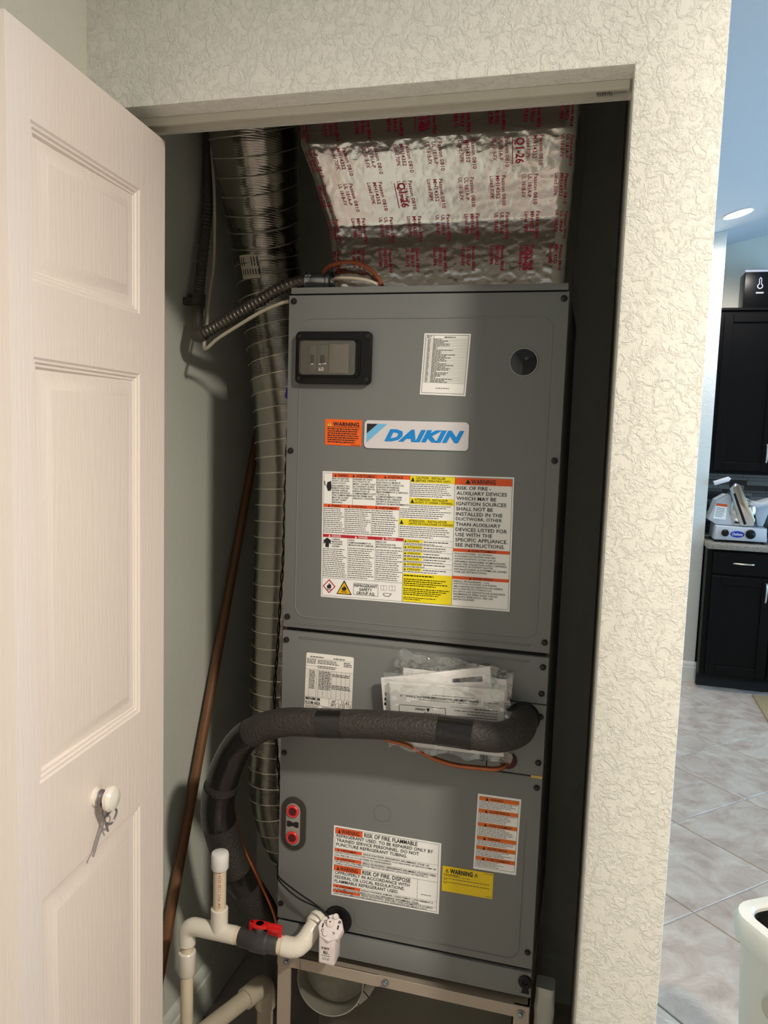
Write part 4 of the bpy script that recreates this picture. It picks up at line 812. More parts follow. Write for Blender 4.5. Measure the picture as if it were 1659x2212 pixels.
# the page is upside down: u runs right-to-left, v upwards
S.text(T, m_ink, 'DAIKIN COMFORT TECHNOLOGIES MANUFACTURING, L.P.', 0.215, 0.800, 0.915, 0.842, 0.014)
S.greek(K, m_inkg, 0.25, 0.85, 0.62, 0.885, 1, 0.4, 0, 301); S.greek(K, m_inkg, 0.20, 0.765, 0.75, 0.79, 1, 0.4, 0, 302); S.greek(K, m_inkg, 0.04, 0.80, 0.13, 0.86, 2, 0.4, 0.3, 303)
S.frame('ruling', m_ink, 0.505, 0.545, 0.925, 0.665, 0.0009); S.text(T, m_ink, 'WARNING', 0.685, 0.600, 0.775, 0.635, 0.012); S.tri(T, m_ink, 0.66, 0.612, 0.016, 0.03); S.greek(K, m_inkg, 0.52, 0.55, 0.70, 0.58, 1, 0.5, 0, 304)
S.frame('ruling', m_ink, 0.505, 0.06, 0.925, 0.50, 0.0009); S.greek(K, m_fine, 0.52, 0.08, 0.91, 0.48, 9, 0.35, 0.3, 305)
S.greek(K, m_inkg, 0.05, 0.06, 0.46, 0.72, 15, 0.3, 0.35, 306); S.line('ruling', m_inkg, 0.05, 0.70, 0.46, 0.70, 0.0004); S.line('ruling', m_inkg, 0.05, 0.56, 0.46, 0.56, 0.0004)
S.done()
bg_t = thing('document_bag', 'crumpled clear plastic bag holding the manuals against the cabinet', 'plastic bag', (0.34, -0.03, 0.93))
def bag_sheet(name, y, seed, outline):
    n = 40; bm = NB(); rows = []
    for j in range(n+1):
        row = []
        for i in range(n+1):
            u, v = i/n, j/n
            a = [outline[0][k]*(1-u)+outline[1][k]*u for k in (0, 1)]; b = [outline[3][k]*(1-u)+outline[2][k]*u for k in (0, 1)]
            x, z = a[0]*(1-v)+b[0]*v, a[1]*(1-v)+b[1]*v
            e = min(u, v, 1-u, 1-v); wob = 0.006*noise.noise(Vector((x*25+seed, z*25, 2)))+0.004*noise.noise(Vector((x*70+seed, z*70, 5)))
            x += 0.008*noise.noise(Vector((u*6+seed, v*6, 9)))*(1 if e < 0.08 else 0.3); z += 0.010*noise.noise(Vector((u*7, v*7+seed, 3)))*(1 if e < 0.08 else 0.3)
            row.append(bm.verts.new((x, y-abs(wob)*1.0, z)))
        rows.append(row)
    for A, B in zip(rows, rows[1:]):
        for i in range(n): bm.faces.new((A[i], A[i+1], B[i+1], B[i]))
    return obj(name, bm, m_bag, bg_t, smooth=70)
bag_sheet('bag_front', -0.0425, 1.0, [(0.226, 1.070), (0.470, 1.090), (0.476, 0.925), (0.242, 0.922)])
bag_sheet('bag_back', -0.006, 4.0, [(0.250, 1.108), (0.468, 1.092), (0.470, 0.945), (0.255, 0.935)])
bag_sheet('bag_flap', -0.024, 8.0, [(0.252, 1.110), (0.440, 1.096), (0.436, 1.060), (0.240, 1.046)])
obj('rear_pages', PR([(0.258, 1.074), (0.27, 0.955), (0.463, 0.965), (0.458, 1.074)], 'y', -0.017, -0.010, bev=0.001, seg=1), m_paper, bg_t)

# ------------------------------------------------------------------ PVC condensate drain
m_pvc = M('white_pvc', (236, 229, 214), 0.3, var=0.03, vs=30)
m_pvco = M('cream_pvc_pipe', (226, 212, 186), 0.35, var=0.05, vs=30)
m_valve = M('dark_grey_valve', (62, 61, 60), 0.42, var=0.08)
DZ, DY = 0.482, -0.060
DP = thing('condensate_drain', 'white plastic condensate drain pipe with capped standpipe and grey ball valve', 'pipe', (-0.178, DY, 0.0))
obj('riser_pipe', TB([(-0.178, DY, 0.0), (-0.178, DY, 0.46)], 0.01335, 24), m_pvco, DP)
obj('coupling', LT((-0.178, DY, 0.372), (0, 0, 1), [(0, 0.0165), (0.002, 0.0178), (0.050, 0.0182), (0.052, 0.0165), (0.052, 0.0)], 28), m_pvc, DP)
bm = NB(); arc = [(-0.178, DY, 0.440)]+[(-0.178+0.020*(1-math.cos(a)), DY, 0.462+0.020*math.sin(a)) for a in [PI/2*i/8 for i in range(9)]]+[(-0.142, DY, 0.482)]
obj('elbow', TB(arc, 0.0180, 24), m_pvc, DP)
bm = NB(); tube(bm, [(-0.142, DY, DZ), (-0.066, DY, DZ)], 0.0180, 28); lathe(bm, (-0.104, DY, DZ), (0, 0, 1), [(0, 0.0176), (0.052, 0.0178), (0.053, 0.0165), (0.053, 0)], 28)
obj('tee', bm, m_pvc, DP)
obj('standpipe', TB([(-0.104, DY, 0.525), (-0.104, DY, 0.64)], 0.01335, 24), m_pvco, DP)
obj('cap', LT((-0.104, DY, 0.6215), (0, 0, 1), [(0, 0.0168), (0.002, 0.0178), (0.030, 0.0182), (0.0345, 0.0168), (0.0365, 0.0125), (0.0375, 0.0)], 28), M('bright_white_pvc', (240, 238, 234), 0.3), DP)
def pipe_print(body, x, y, r, z0, z1, ang, h):
    V, F, a = glyphs(body, 0.004); bm = NB(); vs = []
    for u, v in V:
        t = ang+(0.5-v)*h/r; vs.append(bm.verts.new((x+math.cos(t)*(r+0.0003), y+math.sin(t)*(r+0.0003), z0+(z1-z0)*u)))
    for f in F: bm.faces.new([vs[i] for i in f])
    return bm
obj('pipe_lettering', pipe_print('3/4" PVC 1120 SCH 4', -0.104, DY, 0.01335, 0.5415, 0.6205, math.radians(-66), 0.0062), M('red_ink', (196, 76, 60), 0.6), DP, smooth=0)['kind'] = 'stuff'
obj('bushing', TB([(-0.066, DY, DZ), (-0.056, DY, DZ)], 0.0172, 28), m_pvco, DP)
bv = obj('ball_valve', LT((-0.056, DY, DZ), (1, 0, 0), [(0, 0.0190), (0.002, 0.0200), (0.022, 0.0205), (0.028, 0.0235), (0.060, 0.0235), (0.064, 0.0205), (0.084, 0.0200), (0.086, 0.0190), (0.086, 0)], 32), m_valve, DP)
obj('valve_stem', LT((-0.013, DY, DZ+0.018), (0, 0, 1), [(0, 0.012), (0.010, 0.011), (0.012, 0.009), (0.020, 0.008), (0.020, 0)], 16), m_valve, bv)
hnd = PR([(-0.034, DY-0.006), (-0.022, DY-0.010), (-0.006, DY-0.010), (0.004, DY-0.006), (0.016, DY-0.011), (0.034, DY-0.010), (0.034, DY+0.006), (0.014, DY+0.008), (0.002, DY+0.010), (-0.020, DY+0.010), (-0.034, DY+0.006)], 'z', 0.512, 0.520, bev=0.0015)
box(hnd, 0.004, 0.035, DY-0.004, DY+0.004, 0.494, 0.524, bev=0.002); box(hnd, -0.036, -0.026, DY-0.004, DY+0.004, 0.498, 0.520, bev=0.002)
obj('valve_handle', hnd, M('red_handle', (214, 30, 32), 0.35, var=0.05), bv)
obj('bushing', TB([(0.030, DY, DZ), (0.041, DY, DZ)], 0.0182, 28), m_pvco, DP)
obj('elbow', TB(spline([(0.040, DY, DZ), (0.056, DY, DZ), (0.070, DY+0.003, DZ+0.003), (0.081, DY+0.012, DZ+0.012), (0.088, DY+0.024, DZ+0.024), (0.094, DY+0.036, DZ+0.035)], 6), [0.0198]*8+[0.0196]*6+[0.0192]*6+[0.0186]*6+[0.0178]*5, 24), m_pvc, DP)
obj('port_nut', LT((0.092, -0.026, 0.515), (0.22, 1, 0.35), [(0, 0.0185), (0.004, 0.0205), (0.018, 0.0205), (0.022, 0.0185), (0.022, 0)], 10), m_pvc, DP)

# float switch
m_sw = M('switch_white_plastic', (236, 224, 222), 0.35, var=0.02)
FS = thing('float_switch', 'white plastic condensate float switch hung at the drain port', 'switch', (0.139, -0.055, 0.47))
obj('housing', BX(0.1205, 0.1545, -0.076, -0.040, 0.4735, 0.536, bev=0.003), m_sw, FS)
capn = Vector((0.05, -0.62, 0.78)).normalized(); cc = Vector((0.139, -0.056, 0.536))
cap_bm = LT(cc-capn*0.012, capn, [(0, 0.0245), (0.004, 0.0262), (0.018, 0.0262), (0.021, 0.0245), (0.021, 0.0)], 8)
cp_o = obj('switch_cap', cap_bm, m_sw, FS, smooth=20)
uu = Vector((1, 0, 0)); uu = (uu-capn*uu.dot(capn)).normalized(); vv = capn.cross(uu)
top = cc+capn*0.009
def cpnt(a, b, h=0): return top+uu*a+vv*b+capn*h
obj('cable_gland', LT(cpnt(-0.002, 0.008, -0.001), capn, [(0, 0.010), (0.004, 0.009), (0.007, 0.0065), (0.007, 0)], 16), m_sw, cp_o)
for a, b in ((-0.006, -0.013), (0.006, 0.021)): obj('cap_screw_boss', LT(cpnt(a, b, -0.004), capn, [(0, 0.006), (0.008, 0.0058), (0.010, 0.005), (0.010, 0)], 14), m_sw, cp_o)
bm = NB()
for tx, a, b, w_, h_ in (('O', -0.0165, 0.006, 0.006, 0.006), ('1', -0.0175, -0.003, 0.003, 0.008), ('C', -0.0175, -0.011, 0.006, 0.006), ('8', 0.0125, 0.010, 0.006, 0.006), ('1', 0.0135, -0.001, 0.003, 0.008), ('2', 0.006, -0.013, 0.006, 0.006)):
    V, F, asp = glyphs(tx, 0.02); vs = [bm.verts.new(cpnt(a+w_*x, b+h_*y, 0.0004)) for x, y in V]
    for f in F: bm.faces.new([vs[i] for i in f])
obj('cap_lettering', bm, m_ink, cp_o, smooth=0)['kind'] = 'stuff'
S = Sheet('printed_face', [(0.124, -0.0761, 0.512), (0.152, -0.0761, 0.512), (0.152, -0.0761, 0.478), (0.124, -0.0761, 0.478)], m_sw, FS, thick=0.0002)
S.greek(T, m_ink, 0.10, 0.05, 0.72, 0.20, 2, 0.6, 0.1, 401); S.text(T, m_ink, 'RU', 0.26, 0.28, 0.56, 0.48, 0.03); S.greek(K, m_fine, 0.60, 0.42, 0.70, 0.48, 1, 0.6, 0, 402); S.greek(K, m_inkg, 0.12, 0.55, 0.75, 0.62, 1, 0.5, 0, 403); S.greek(K, m_inkg, 0.20, 0.70, 0.70, 0.86, 2, 0.4, 0.1, 404)
S.done()
bm = NB()
tube(bm, spline([(-0.004, 0.006, 0.600), (0.008, -0.012, 0.595), (0.053, -0.030, 0.584), (0.100, -0.040, 0.570), (0.124, -0.046, 0.560), (0.134, -0.052, 0.552), tuple(cpnt(-0.002, 0.008, 0.006))], 8), 0.0016, 8)
tube(bm, spline([(-0.004, 0.008, 0.594), (0.008, -0.012, 0.588), (0.054, -0.030, 0.572), (0.104, -0.038, 0.563), (0.126, -0.046, 0.557), (0.135, -0.053, 0.551), tuple(cpnt(-0.001, 0.008, 0.006))], 8), 0.0016, 8)
tag(obj('switch_wire', bm, m_blk), 'pair of thin black wires leading to the white float switch', 'wire')

# second drain line on the closet floor
m_pvcd = M('dusty_shaded_pvc', (176, 166, 146), 0.45, var=0.12, vs=25)  # dusty tone, darkened further to carry the shade low in the closet
D2 = thing('drain_line', 'dusty white plastic drain pipe with an elbow low behind the stand', 'pipe', (-0.060, 0.085, 0.0))
obj('vertical_pipe', TB([(-0.060, 0.085, 0.0), (-0.060, 0.085, 0.25)], 0.0185, 24), m_pvcd, D2)
obj('elbow', TB(spline([(-0.060, 0.085, 0.218), (-0.060, 0.085, 0.245), (-0.062, 0.080, 0.264), (-0.068, 0.066, 0.272), (-0.075, 0.048, 0.272)], 6), 0.0235, 24), m_pvcd, D2)
obj('horizontal_pipe', TB([(-0.068, 0.066, 0.272), (-0.148, -0.140, 0.270)], 0.0185, 24), m_pvcd, D2)
obj('pipe_hub', TB([(-0.0735, 0.052, 0.272), (-0.0835, 0.026, 0.2718)], 0.0228, 24), m_pvcd, D2)

# leaning pole
tag(obj('wooden_pole', TB([(-0.288, -0.100, 0.004), (-0.298, 0.560, 1.608)], 0.0115, 16), M('stained_wood_pole', (116, 78, 48), 0.45, var=0.35, vs=14)), 'long brown wooden pole leaning against the closet side wall', 'pole')

# ------------------------------------------------------------------ equipment stand
m_alu = M('mill_aluminium', (178, 166, 150), 0.42, 0.35, var=0.12, vs=18)
ST = thing('equipment_stand', 'bare aluminium angle stand carrying the air handler', 'stand', (0.2665, 0.26, 0.0))
def angle(x0, x1, y0, y1, z0, z1): return BX(x0, x1, y0, y1, z0, z1, bev=0.001, seg=1)
for x0, x1 in ((0.002, 0.032), (0.502, 0.532)):
    for yf, sgn in ((0.004, 1), (0.53, -1)):
        bm = NB(); box(bm, x0, x1, yf, yf+sgn*0.004, 0, 0.4165); xs = x0 if x0 < 0.2 else x1-0.004; box(bm, xs, xs+0.004, yf+sgn*0.0041, yf+sgn*0.030, 0, 0.4165)
        bmesh.ops.recalc_face_normals(bm, faces=bm.faces[:]); obj('leg', bm, m_alu, ST)
obj('front_rail', angle(0.024, 0.226, -0.001, 0.0035, 0.391, 0.4165), m_alu, ST)
bm = NB(); box(bm, 0.002, 0.532, 0.0005, 0.0035, 0.3915, 0.4165, bev=0.0006, seg=1); box(bm, 0.002, 0.532, 0.0036, 0.030, 0.4135, 0.4165)
obj('front_rail', bm, m_alu, ST)
obj('back_rail', BX(0.002, 0.532, 0.528, 0.533, 0.388, 0.4165, bev=0.001, seg=1), m_alu, ST)
for x0 in (0.002, 0.528): obj('side_rail', BX(x0, x0+0.004, 0.034, 0.50, 0.388, 0.4165, bev=0.001, seg=1), m_alu, ST)
bolt_me = mesh_of('bolt', LT((0, 0, 0), (0, -1, 0), [(0, 0.0075), (0.0015, 0.0075), (0.0018, 0.005), (0.006, 0.0048), (0.007, 0.003), (0.007, 0)], 12), m_zinc)
for x, z in ((0.024, 0.404), (0.196+0.045, 0.404), (0.516, 0.402)):
    o = bpy.data.objects.new('bolt', bolt_me); COL.objects.link(o); o.parent = ST; o.location = Vector((x, -0.001, z))-ST.location
obj('scribe_mark', BX(0.0545, 0.0552, -0.0014, -0.0009, 0.392, 0.416), m_ink, ST)

# return air box and collar under the unit
m_duct = M('grey_ductboard', (96, 94, 82), 0.65, 0.1, var=0.15, vs=12)
tag(obj('return_plenum', BX(0.045, 0.490, 0.150, 0.500, 0.0, 0.412, bev=0.003), m_duct), 'grey return air box standing under the unit inside the stand', 'duct')
m_galv = M('dull_galvanised', (176, 174, 162), 0.42, 0.6, var=0.15, vs=30)
CL = thing('duct_collar', 'round galvanised duct collar with cut tabs under the unit', 'duct', (0.118, 0.12, 0.26))
cxx, czz, cr = 0.098, 0.322, 0.074
ca = Vector((0.07, -1, 0.20)).normalized(); c0 = Vector((cxx, 0.128, czz))
bm = NB(); n = 48; u, v = frame_of(ca); rings = []
for t, r in ((0.0, cr), (0.071, cr), (0.0712, cr+0.001), (0.072, cr), (0.072, cr-0.0015), (0.0, cr-0.0015)):
    rings.append([bm.verts.new(c0+ca*t+(u*math.cos(2*PI*k/n)+v*math.sin(2*PI*k/n))*r) for k in range(n)])
for A, B in zip(rings, rings[1:]):
    for k in range(n): bm.faces.new((A[k], A[(k+1) % n], B[(k+1) % n], B[k]))
bmesh.ops.recalc_face_normals(bm, faces=bm.faces[:])
obj('sleeve', bm, m_galv, CL)
for k in range(20):
    a0 = 2*PI*k/20+0.02; a1 = 2*PI*(k+1)/20-0.02; bm = NB()
    def cp_(a, t, r): return c0+ca*t+(u*math.cos(a)+v*math.sin(a))*r
    f = [cp_(a0, 0.0, cr+0.0005), cp_(a1, 0.0, cr+0.0005), cp_(a1, 0.004, cr+0.020), cp_(a0, 0.004, cr+0.020)]
    A = [bm.verts.new(p) for p in f]; B = [bm.verts.new(p+ca*0.0012) for p in f]; bm.faces.new(A); bm.faces.new(B[::-1])
    for i in range(4): bm.faces.new((A[i], B[i], B[(i+1) % 4], A[(i+1) % 4]))
    bmesh.ops.recalc_face_normals(bm, faces=bm.faces[:]); obj('tab', bm, m_galv, CL)
obj('inner_liner', LT(c0+ca*0.012, ca, [(0, cr-0.002), (0.004, cr-0.002), (0.004, 0)], 40), M('mottled_liner', (150, 147, 134), 0.8, var=0.25, vs=70), CL)

# foil wrapped piece at the stand's far corner
bm = NB(); n = 14; rows = []
pr = rrect(0.540, 0.045, 0.578, 0.085, 0.006, 3)
for j in range(40):
    z = 0.43*j/39
    rows.append([bm.verts.new((x+0.0025*noise.noise(Vector((x*40, y*40, z*30))), y+0.003*noise.noise(Vector((x*50+3, y*40, z*35))), z)) for x, y in pr])
for A, B in zip(rows, rows[1:]):
    for i in range(len(pr)): bm.faces.new((A[i], A[(i+1) % len(pr)], B[(i+1) % len(pr)], B[i]))
bm.faces.new(rows[0][::-1]); bm.faces.new(rows[-1]); bmesh.ops.recalc_face_normals(bm, faces=bm.faces[:])
tag(obj('foil_wrapped_post', bm, M('grey_wrap', (190, 192, 186), 0.25, 0.3, var=0.1, bump=0.002, bs=40), smooth=60), 'grey shiny wrapped upright beside the stand and the closet wall', 'duct')

# ------------------------------------------------------------------ kitchen
m_esp = M('espresso_wood', (6, 5, 5), 0.45, var=0.2, vs=10, spec=0.15)
m_nick = M('brushed_nickel', (204, 198, 188), 0.28, 0.9, var=0.05)
def shaker(parent, name, x0, x1, z0, z1, yf, fr=0.055):
    """framed cabinet front: four frame members proud of a recessed field"""
    d = obj(name, BX(x0+fr*0.9, x1-fr*0.9, yf-0.010, yf-0.001, z0+fr*0.9, z1-fr*0.9), m_esp, parent)
    for a in ((x0, x0+fr, z0, z1), (x1-fr, x1, z0, z1), (x0+fr, x1-fr, z0, z0+fr), (x0+fr, x1-fr, z1-fr, z1)):
        obj('frame_member', BX(a[0], a[1], yf-0.021, yf-0.001, a[2], a[3], bev=0.002, seg=1), m_esp, d)
    return d
def bow_handle(parent, p0, p1, yf):
    a, b = Vector(p0), Vector(p1); pts = spline([(a.x, yf, a.z), (a.x*0.97+b.x*0.03, yf-0.022, a.z*0.97+b.z*0.03), ((a.x+b.x)/2, yf-0.030, (a.z+b.z)/2), (b.x*0.97+a.x*0.03, yf-0.022, b.z*0.97+a.z*0.03), (b.x, yf, b.z)], 6)
    obj('handle', TB(pts, 0.0055, 10), m_nick, parent)
BC = thing('base_cabinet', 'dark espresso base cabinet with drawer under the granite worktop', 'cabinet', (1.60, 3.93, 0.0))
obj('body', BX(1.292, 1.995, 3.622, 4.20, 0.085, 0.880, bev=0.002, seg=1), m_esp, BC)
obj('toe_kick', BX(1.292, 1.995, 3.69, 4.20, 0.0, 0.085), m_gap, BC)
for x0, x1 in ((1.325, 1.665), (1.675, 1.985)):
    dr = obj('drawer_front', BX(x0, x1, 3.602, 3.621, 0.730, 0.868, bev=0.003, seg=1), m_esp, BC); bow_handle(dr, ((x0+x1)/2-0.055, 0, 0.802), ((x0+x1)/2+0.055, 0, 0.802), 3.602)
    dd = shaker(BC, 'door', x0, x1, 0.105, 0.718, 3.622); hx = x1-0.035 if x0 < 1.5 else x0+0.035
    bow_handle(dd, (hx, 0, 0.690), (hx, 0, 0.578), 3.601)
CT = thing('worktop', 'speckled grey granite worktop on the dark kitchen cabinet', 'countertop', (1.65, 3.9, 0.88))
m_gran = M('granite', (150, 140, 128), 0.2, var=0.7, vs=90, detail=6)
obj('slab', BX(1.287, 2.00, 3.590, 4.229, 0.8805, 0.915, bev=0.004), m_gran, CT)
UC = thing('upper_cabinet', 'dark espresso wall cabinet above the meat slicer', 'cabinet', (1.6, 4.06, 1.335))
obj('body', BX(1.292, 1.995, 3.902, 4.229, 1.335, 2.345, bev=0.002, seg=1), m_esp, UC)
obj('cornice', BX(1.288, 2.00, 3.888, 4.229, 2.3455, 2.362, bev=0.002, seg=1), m_esp, UC)
for x0, x1 in ((1.325, 1.655), (1.665, 1.985)):
    dd = shaker(UC, 'door', x0, x1, 1.350, 2.325, 3.902, 0.052); hx = x1-0.030 if x0 < 1.5 else x0+0.030
    bow_handle(dd, (hx, 0, 1.520), (hx, 0, 1.410), 3.881)
# mosaic backsplash: single strips
bsm = [M('slate_tile_%d' % i, c, 0.25, var=0.15, vs=30) for i, c in enumerate(((62, 60, 58), (96, 92, 88), (128, 122, 114), (44, 43, 44)))]
BS = thing('backsplash', 'dark grey mosaic tile backsplash behind the meat slicer', 'backsplash', (1.64, 4.22, 0.916))
obj('grout_bed', BX(1.287, 2.00, 4.2235, 4.2295, 0.916, 1.334), M('dark_grout', (40, 39, 38), 0.9), BS)
R = random.Random(5); tl = {}
z = 0.918
while z < 1.315:
    x = 1.289-R.random()*0.1; h = R.choice((0.020, 0.020, 0.032))
    while x < 1.995:
        wd = R.choice((0.11, 0.16, 0.22)); a, b = max(x, 1.289), min(x+wd, 1.998)
        if b-a > 0.02 and z+h < 1.334:
            obj('mosaic_tile', BX(a, b-0.002, 4.2165, 4.2236, z, z+h-0.002), R.choice(bsm), BS)
        x += wd
    z += h

# meat slicer
m_sl = M('slicer_aluminium', (204, 205, 208), 0.35, 0.0, var=0.05)
m_chr = M('blade_chrome', (208, 212, 214), 0.1, 1.0, var=0.05)
MS = thing('meat_slicer', 'silver electric meat slicer with round blade guard on the granite worktop', 'slicer', (1.48, 3.82, 0.915))
obj('base', PR([(1.332, 0.930), (1.632, 0.930), (1.626, 1.014), (1.338, 1.014)], 'y', 3.68, 3.93, bev=0.006), m_sl, MS)
for x in (1.348, 1.614):
    for y in (3.70, 3.91): obj('foot', LT((x, y, 0.9155), (0, 0, 1), [(0, 0.012), (0.006, 0.013), (0.016, 0.010), (0.016, 0)], 14), m_blk, MS)
obj('motor_housing', PR([(1.300, 1.045), (1.336, 1.168), (1.392, 1.205), (1.420, 1.200), (1.455, 1.040), (1.440, 1.016), (1.345, 1.016)], 'y', 3.74, 3.90, bev=0.008), m_sl, MS)
S = Sheet('housing_label', [(1.338, 3.7395, 1.150), (1.402, 3.7395, 1.145), (1.398, 3.7395, 1.050), (1.326, 3.7395, 1.055)], m_ppr, MS)
S.rect('orange_band', m_ora, 0, 0, 1, 0.16); S.greek(K, m_inkg, 0.1, 0.25, 0.9, 0.9, 6, 0.4, 0.2, 501); S.done()
gp = LT((1.488, 3.745, 1.115), (0.05, -1, 0.0), [(-0.006, 0.0), (-0.006, 0.074), (0.0, 0.078), (0.004, 0.070), (0.008, 0.03), (0.009, 0.0)], 40)
obj('blade_guard', PR([(1.478, 1.022), (1.556, 1.022), (1.560, 1.062), (1.462, 1.272), (1.432, 1.284), (1.402, 1.246)], 'y', 3.705, 3.728, bev=0.006), m_chr, MS)
obj('blade', gp, m_chr, MS); 
obj('guard_bar', PR([(1.424, 1.215), (1.436, 1.222), (1.512, 1.035), (1.498, 1.028)], 'y', 3.695, 3.704, bev=0.002), m_blk, MS)
obj('food_pusher_arm', PR([(1.40, 1.27), (1.425, 1.275), (1.448, 1.205), (1.425, 1.195)], 'y', 3.72, 3.738, bev=0.003), m_blk, MS)
obj('grip', PR([(1.308, 1.285), (1.318, 1.262), (1.398, 1.290), (1.408, 1.308), (1.392, 1.318)], 'y', 3.705, 3.745, bev=0.006), M('white_grip', (236, 230, 230), 0.35), MS)
obj('food_carriage', PR([(1.530, 1.150), (1.560, 1.140), (1.690, 1.175), (1.700, 1.200), (1.640, 1.190), (1.580, 1.168), (1.540, 1.172)], 'y', 3.66, 3.86, bev=0.004), m_sl, MS)
obj('carriage_arm', PR([(1.555, 1.150), (1.660, 1.160), (1.620, 1.018), (1.590, 1.018)], 'y', 3.77, 3.80, bev=0.004), m_sl, MS)
for x, r in ((1.392, 0.022), (1.536, 0.029)): obj('control_knob', LT((x, 3.681, 0.975), (0, -1, 0), [(0, r), (0.012, r*0.95), (0.018, r*0.7), (0.020, 0)], 18), m_blk, MS)
bm = NB(); bm.faces.new([bm.verts.new((1.462+0.040*math.cos(a), 3.6785, 0.970+0.020*math.sin(a))) for a in [2*PI*i/28 for i in range(28)]])
bd = obj('oval_badge', bm, M('badge_blue', (22, 52, 168), 0.35), MS, smooth=0)
V, F, asp = glyphs('Chefmate', 0.012, 0.3); bm = NB(); vs = [bm.verts.new((1.432+0.060*x, 3.6780, 0.962+0.017*y)) for x, y in V]
for f in F: bm.faces.new([vs[i] for i in f])
obj('badge_lettering', bm, m_ppr, bd, smooth=0)['kind'] = 'stuff'
# black appliance beside the slicer
TA = thing('toaster', 'small black appliance with chrome edge beside the meat slicer', 'appliance', (1.78, 3.92, 0.915))
obj('body', BX(1.70, 1.88, 3.78, 4.06, 0.9155, 1.10, bev=0.02, seg=3), m_blk, TA); obj('chrome_trim', BX(1.695, 1.885, 3.775, 4.065, 0.955, 0.966, bev=0.003), m_nick, TA)
# black carton above the cabinet
BXT = thing('black_carton', 'glossy black carton with a thermometer symbol on top of the wall cabinet', 'box', (1.56, 4.10, 2.362))
obj('carton', BX(1.442, 1.70, 4.00, 4.18, 2.3625, 2.615, bev=0.004), M('gloss_black_card', (8, 8, 11), 0.3, var=0.1, spec=0.25), BXT)
m_pale = M('pale_print', (226, 216, 222), 0.5)
obj('top_edge_band', BX(1.4415, 1.7005, 3.9992, 4.1808, 2.598, 2.612), m_pale, BXT)
th = [(1.533+0.016*math.cos(a), 2.512+0.016*math.sin(a)) for a in [math.radians(-235+i*290/18) for i in range(19)]]
th = [(1.533+0.017*math.cos(a), 2.510+0.017*math.sin(a)) for a in [math.radians(120+i*300/20) for i in range(21)]]+[(1.5415, 2.556), (1.533, 2.566), (1.5245, 2.556)]
obj('thermometer_symbol', PR(th, 'y', 3.9975, 3.9992), m_pale, BXT)
th2 = [(1.533+0.011*math.cos(a), 2.510+0.011*math.sin(a)) for a in [2*PI*i/20 for i in range(20)]]
obj('thermometer_bulb', PR(th2, 'y', 3.9965, 3.9974), MATS['gloss_black_card'], BXT); obj('thermometer_stem', BX(1.5295, 1.5365, 3.9965, 3.9974, 2.518, 2.556), MATS['gloss_black_card'], BXT)
S = Sheet('caption', [(1.512, 3.9990, 2.478), (1.556, 3.9990, 2.478), (1.556, 3.9990, 2.462), (1.512, 3.9990, 2.462)], MATS['gloss_black_card'], BXT, thick=0.0004)
S.greek('white_lettering', m_pale, 0.0, 0.1, 1.0, 0.9, 1, 0.7, 0, 601); S.done()
# mat in front of the cabinet
tag(obj('kitchen_mat', BX(1.60, 2.35, 3.10, 3.58, 0.0005, 0.009, bev=0.003), M('tan_mat', (172, 150, 112), 0.9, var=0.15, vs=60)), 'tan kitchen mat on the tiles before the dark base cabinet', 'mat')

# downlights
def downlight(name, x, y, label, strength, col, r=0.085):
    t = thing(name, label, 'light', (x, y, cz(x)-0.004)); nrm = Vector((0.25, 0, -1)).normalized(); p = Vector((x, y, cz(x)))-nrm*0.002
    obj('trim_ring', LT(p, nrm, [(0, r), (0.006, r), (0.009, r*0.93), (0.006, r*0.84), (0.004, r*0.82)], 36), m_trimw, t)
    obj('lens', LT(p+nrm*0.002, nrm, [(0, r*0.80), (0.004, r*0.80), (0.004, 0)], 36), emit_mat(name+'_glow', col, strength), t)
downlight('kitchen_downlight', 1.286, 3.39, 'round recessed ceiling light glowing white in the kitchen', 30, (1, 0.96, 0.92))
downlight('room_downlight', 1.80, -1.62, 'round recessed ceiling light in front of the closet', 30, (1, 0.88, 0.72))
downlight('foil_fill_lamp', 0.35, -4.6, 'added round ceiling fill light near the rear wall, out of view', 30, (1, 0.88, 0.72))  # added fitting for the spot that brightens the foil reflection

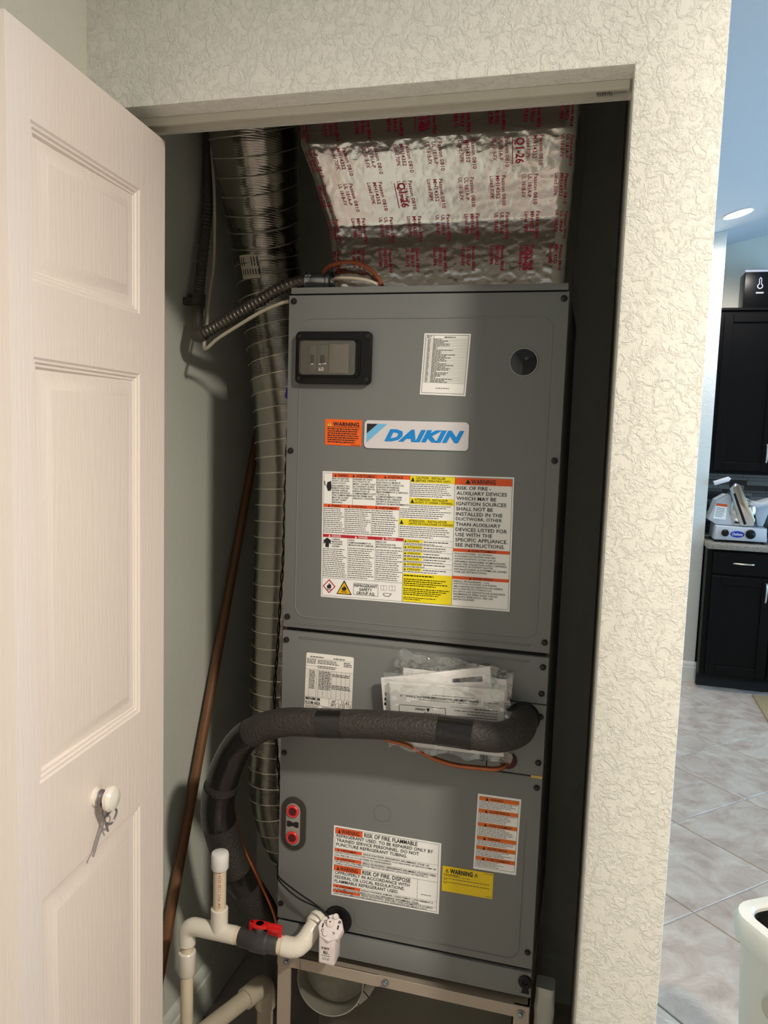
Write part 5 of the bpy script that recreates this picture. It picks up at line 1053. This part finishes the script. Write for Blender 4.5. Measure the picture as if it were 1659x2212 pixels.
# white bin at the corner
m_bin = M('white_bin_plastic', (234, 228, 214), 0.35, var=0.02)
BN = thing('waste_bin', 'white plastic bin with rounded rim standing past the wall corner', 'bin', (1.08, -0.02, 0.0))
BN.rotation_euler = (0, 0, 0)
e1 = Vector((math.cos(math.radians(33)), math.sin(math.radians(33)), 0)); e2 = Vector((math.sin(math.radians(33)), -math.cos(math.radians(33)), 0))
b0 = Vector((0.893, 0.090, 0))-e1*0.006
def bpt(a, b, z): return b0+e1*a+e2*b+Vector((0, 0, z))
def bin_ring(off, z, r): return [bpt(a, b, z) for a, b in rrect(-off, -off, 0.26+off, 0.36+off, r, 6)]
bm = NB(); rings = [[bm.verts.new(p) for p in bin_ring(o, z, r)] for o, z, r in ((-0.030, 0.0, 0.04), (-0.028, 0.01, 0.045), (-0.004, 0.585, 0.05), (-0.004, 0.615, 0.05), (-0.024, 0.612, 0.04), (-0.026, 0.58, 0.04))]
for A, B in zip(rings, rings[1:]):
    for i in range(len(A)): bm.faces.new((A[i], A[(i+1) % len(A)], B[(i+1) % len(A)], B[i]))
bm.faces.new(rings[0][::-1]); bmesh.ops.recalc_face_normals(bm, faces=bm.faces[:]); obj('body', bm, m_bin, BN, smooth=40)
bm = NB(); rings = [[bm.verts.new(p) for p in bin_ring(o, z, r)] for o, z, r in ((-0.003, 0.600, 0.05), (0.006, 0.604, 0.055), (0.008, 0.640, 0.055), (0.002, 0.650, 0.052), (-0.016, 0.652, 0.04), (-0.022, 0.646, 0.035), (-0.024, 0.606, 0.035))]
for A, B in zip(rings, rings[1:]):
    for i in range(len(A)): bm.faces.new((A[i], A[(i+1) % len(A)], B[(i+1) % len(A)], B[i]))
bmesh.ops.recalc_face_normals(bm, faces=bm.faces[:]); obj('rim', bm, m_bin, BN, smooth=40)
bm = NB(); rings = [[bm.verts.new(p) for p in bin_ring(o, z, r)] for o, z, r in ((-0.0225, 0.640, 0.035), (-0.0245, 0.632, 0.035), (-0.045, 0.06, 0.03))]
for A, B in zip(rings, rings[1:]):
    for i in range(len(A)): bm.faces.new((A[i], A[(i+1) % len(A)], B[(i+1) % len(A)], B[i]))
bm.faces.new(rings[-1]); obj('dark_inner_wall', bm, M('dark_bin_inside', (34, 34, 33), 0.3, var=0.3, vs=30, bump=0.004, bs=25), BN, smooth=60)  # inner wall of the bin, coloured dark
hb = NB(); hv = []
for a, z in rrect(0.10, 0.505, 0.24, 0.545, 0.018, 5): hv.append(hb.verts.new(bpt(0.0015, a, z)-e1*0.0035))
hb.faces.new(hv); obj('hand_recess', hb, M('recess_shade', (196, 188, 172), 0.5), BN, smooth=0)
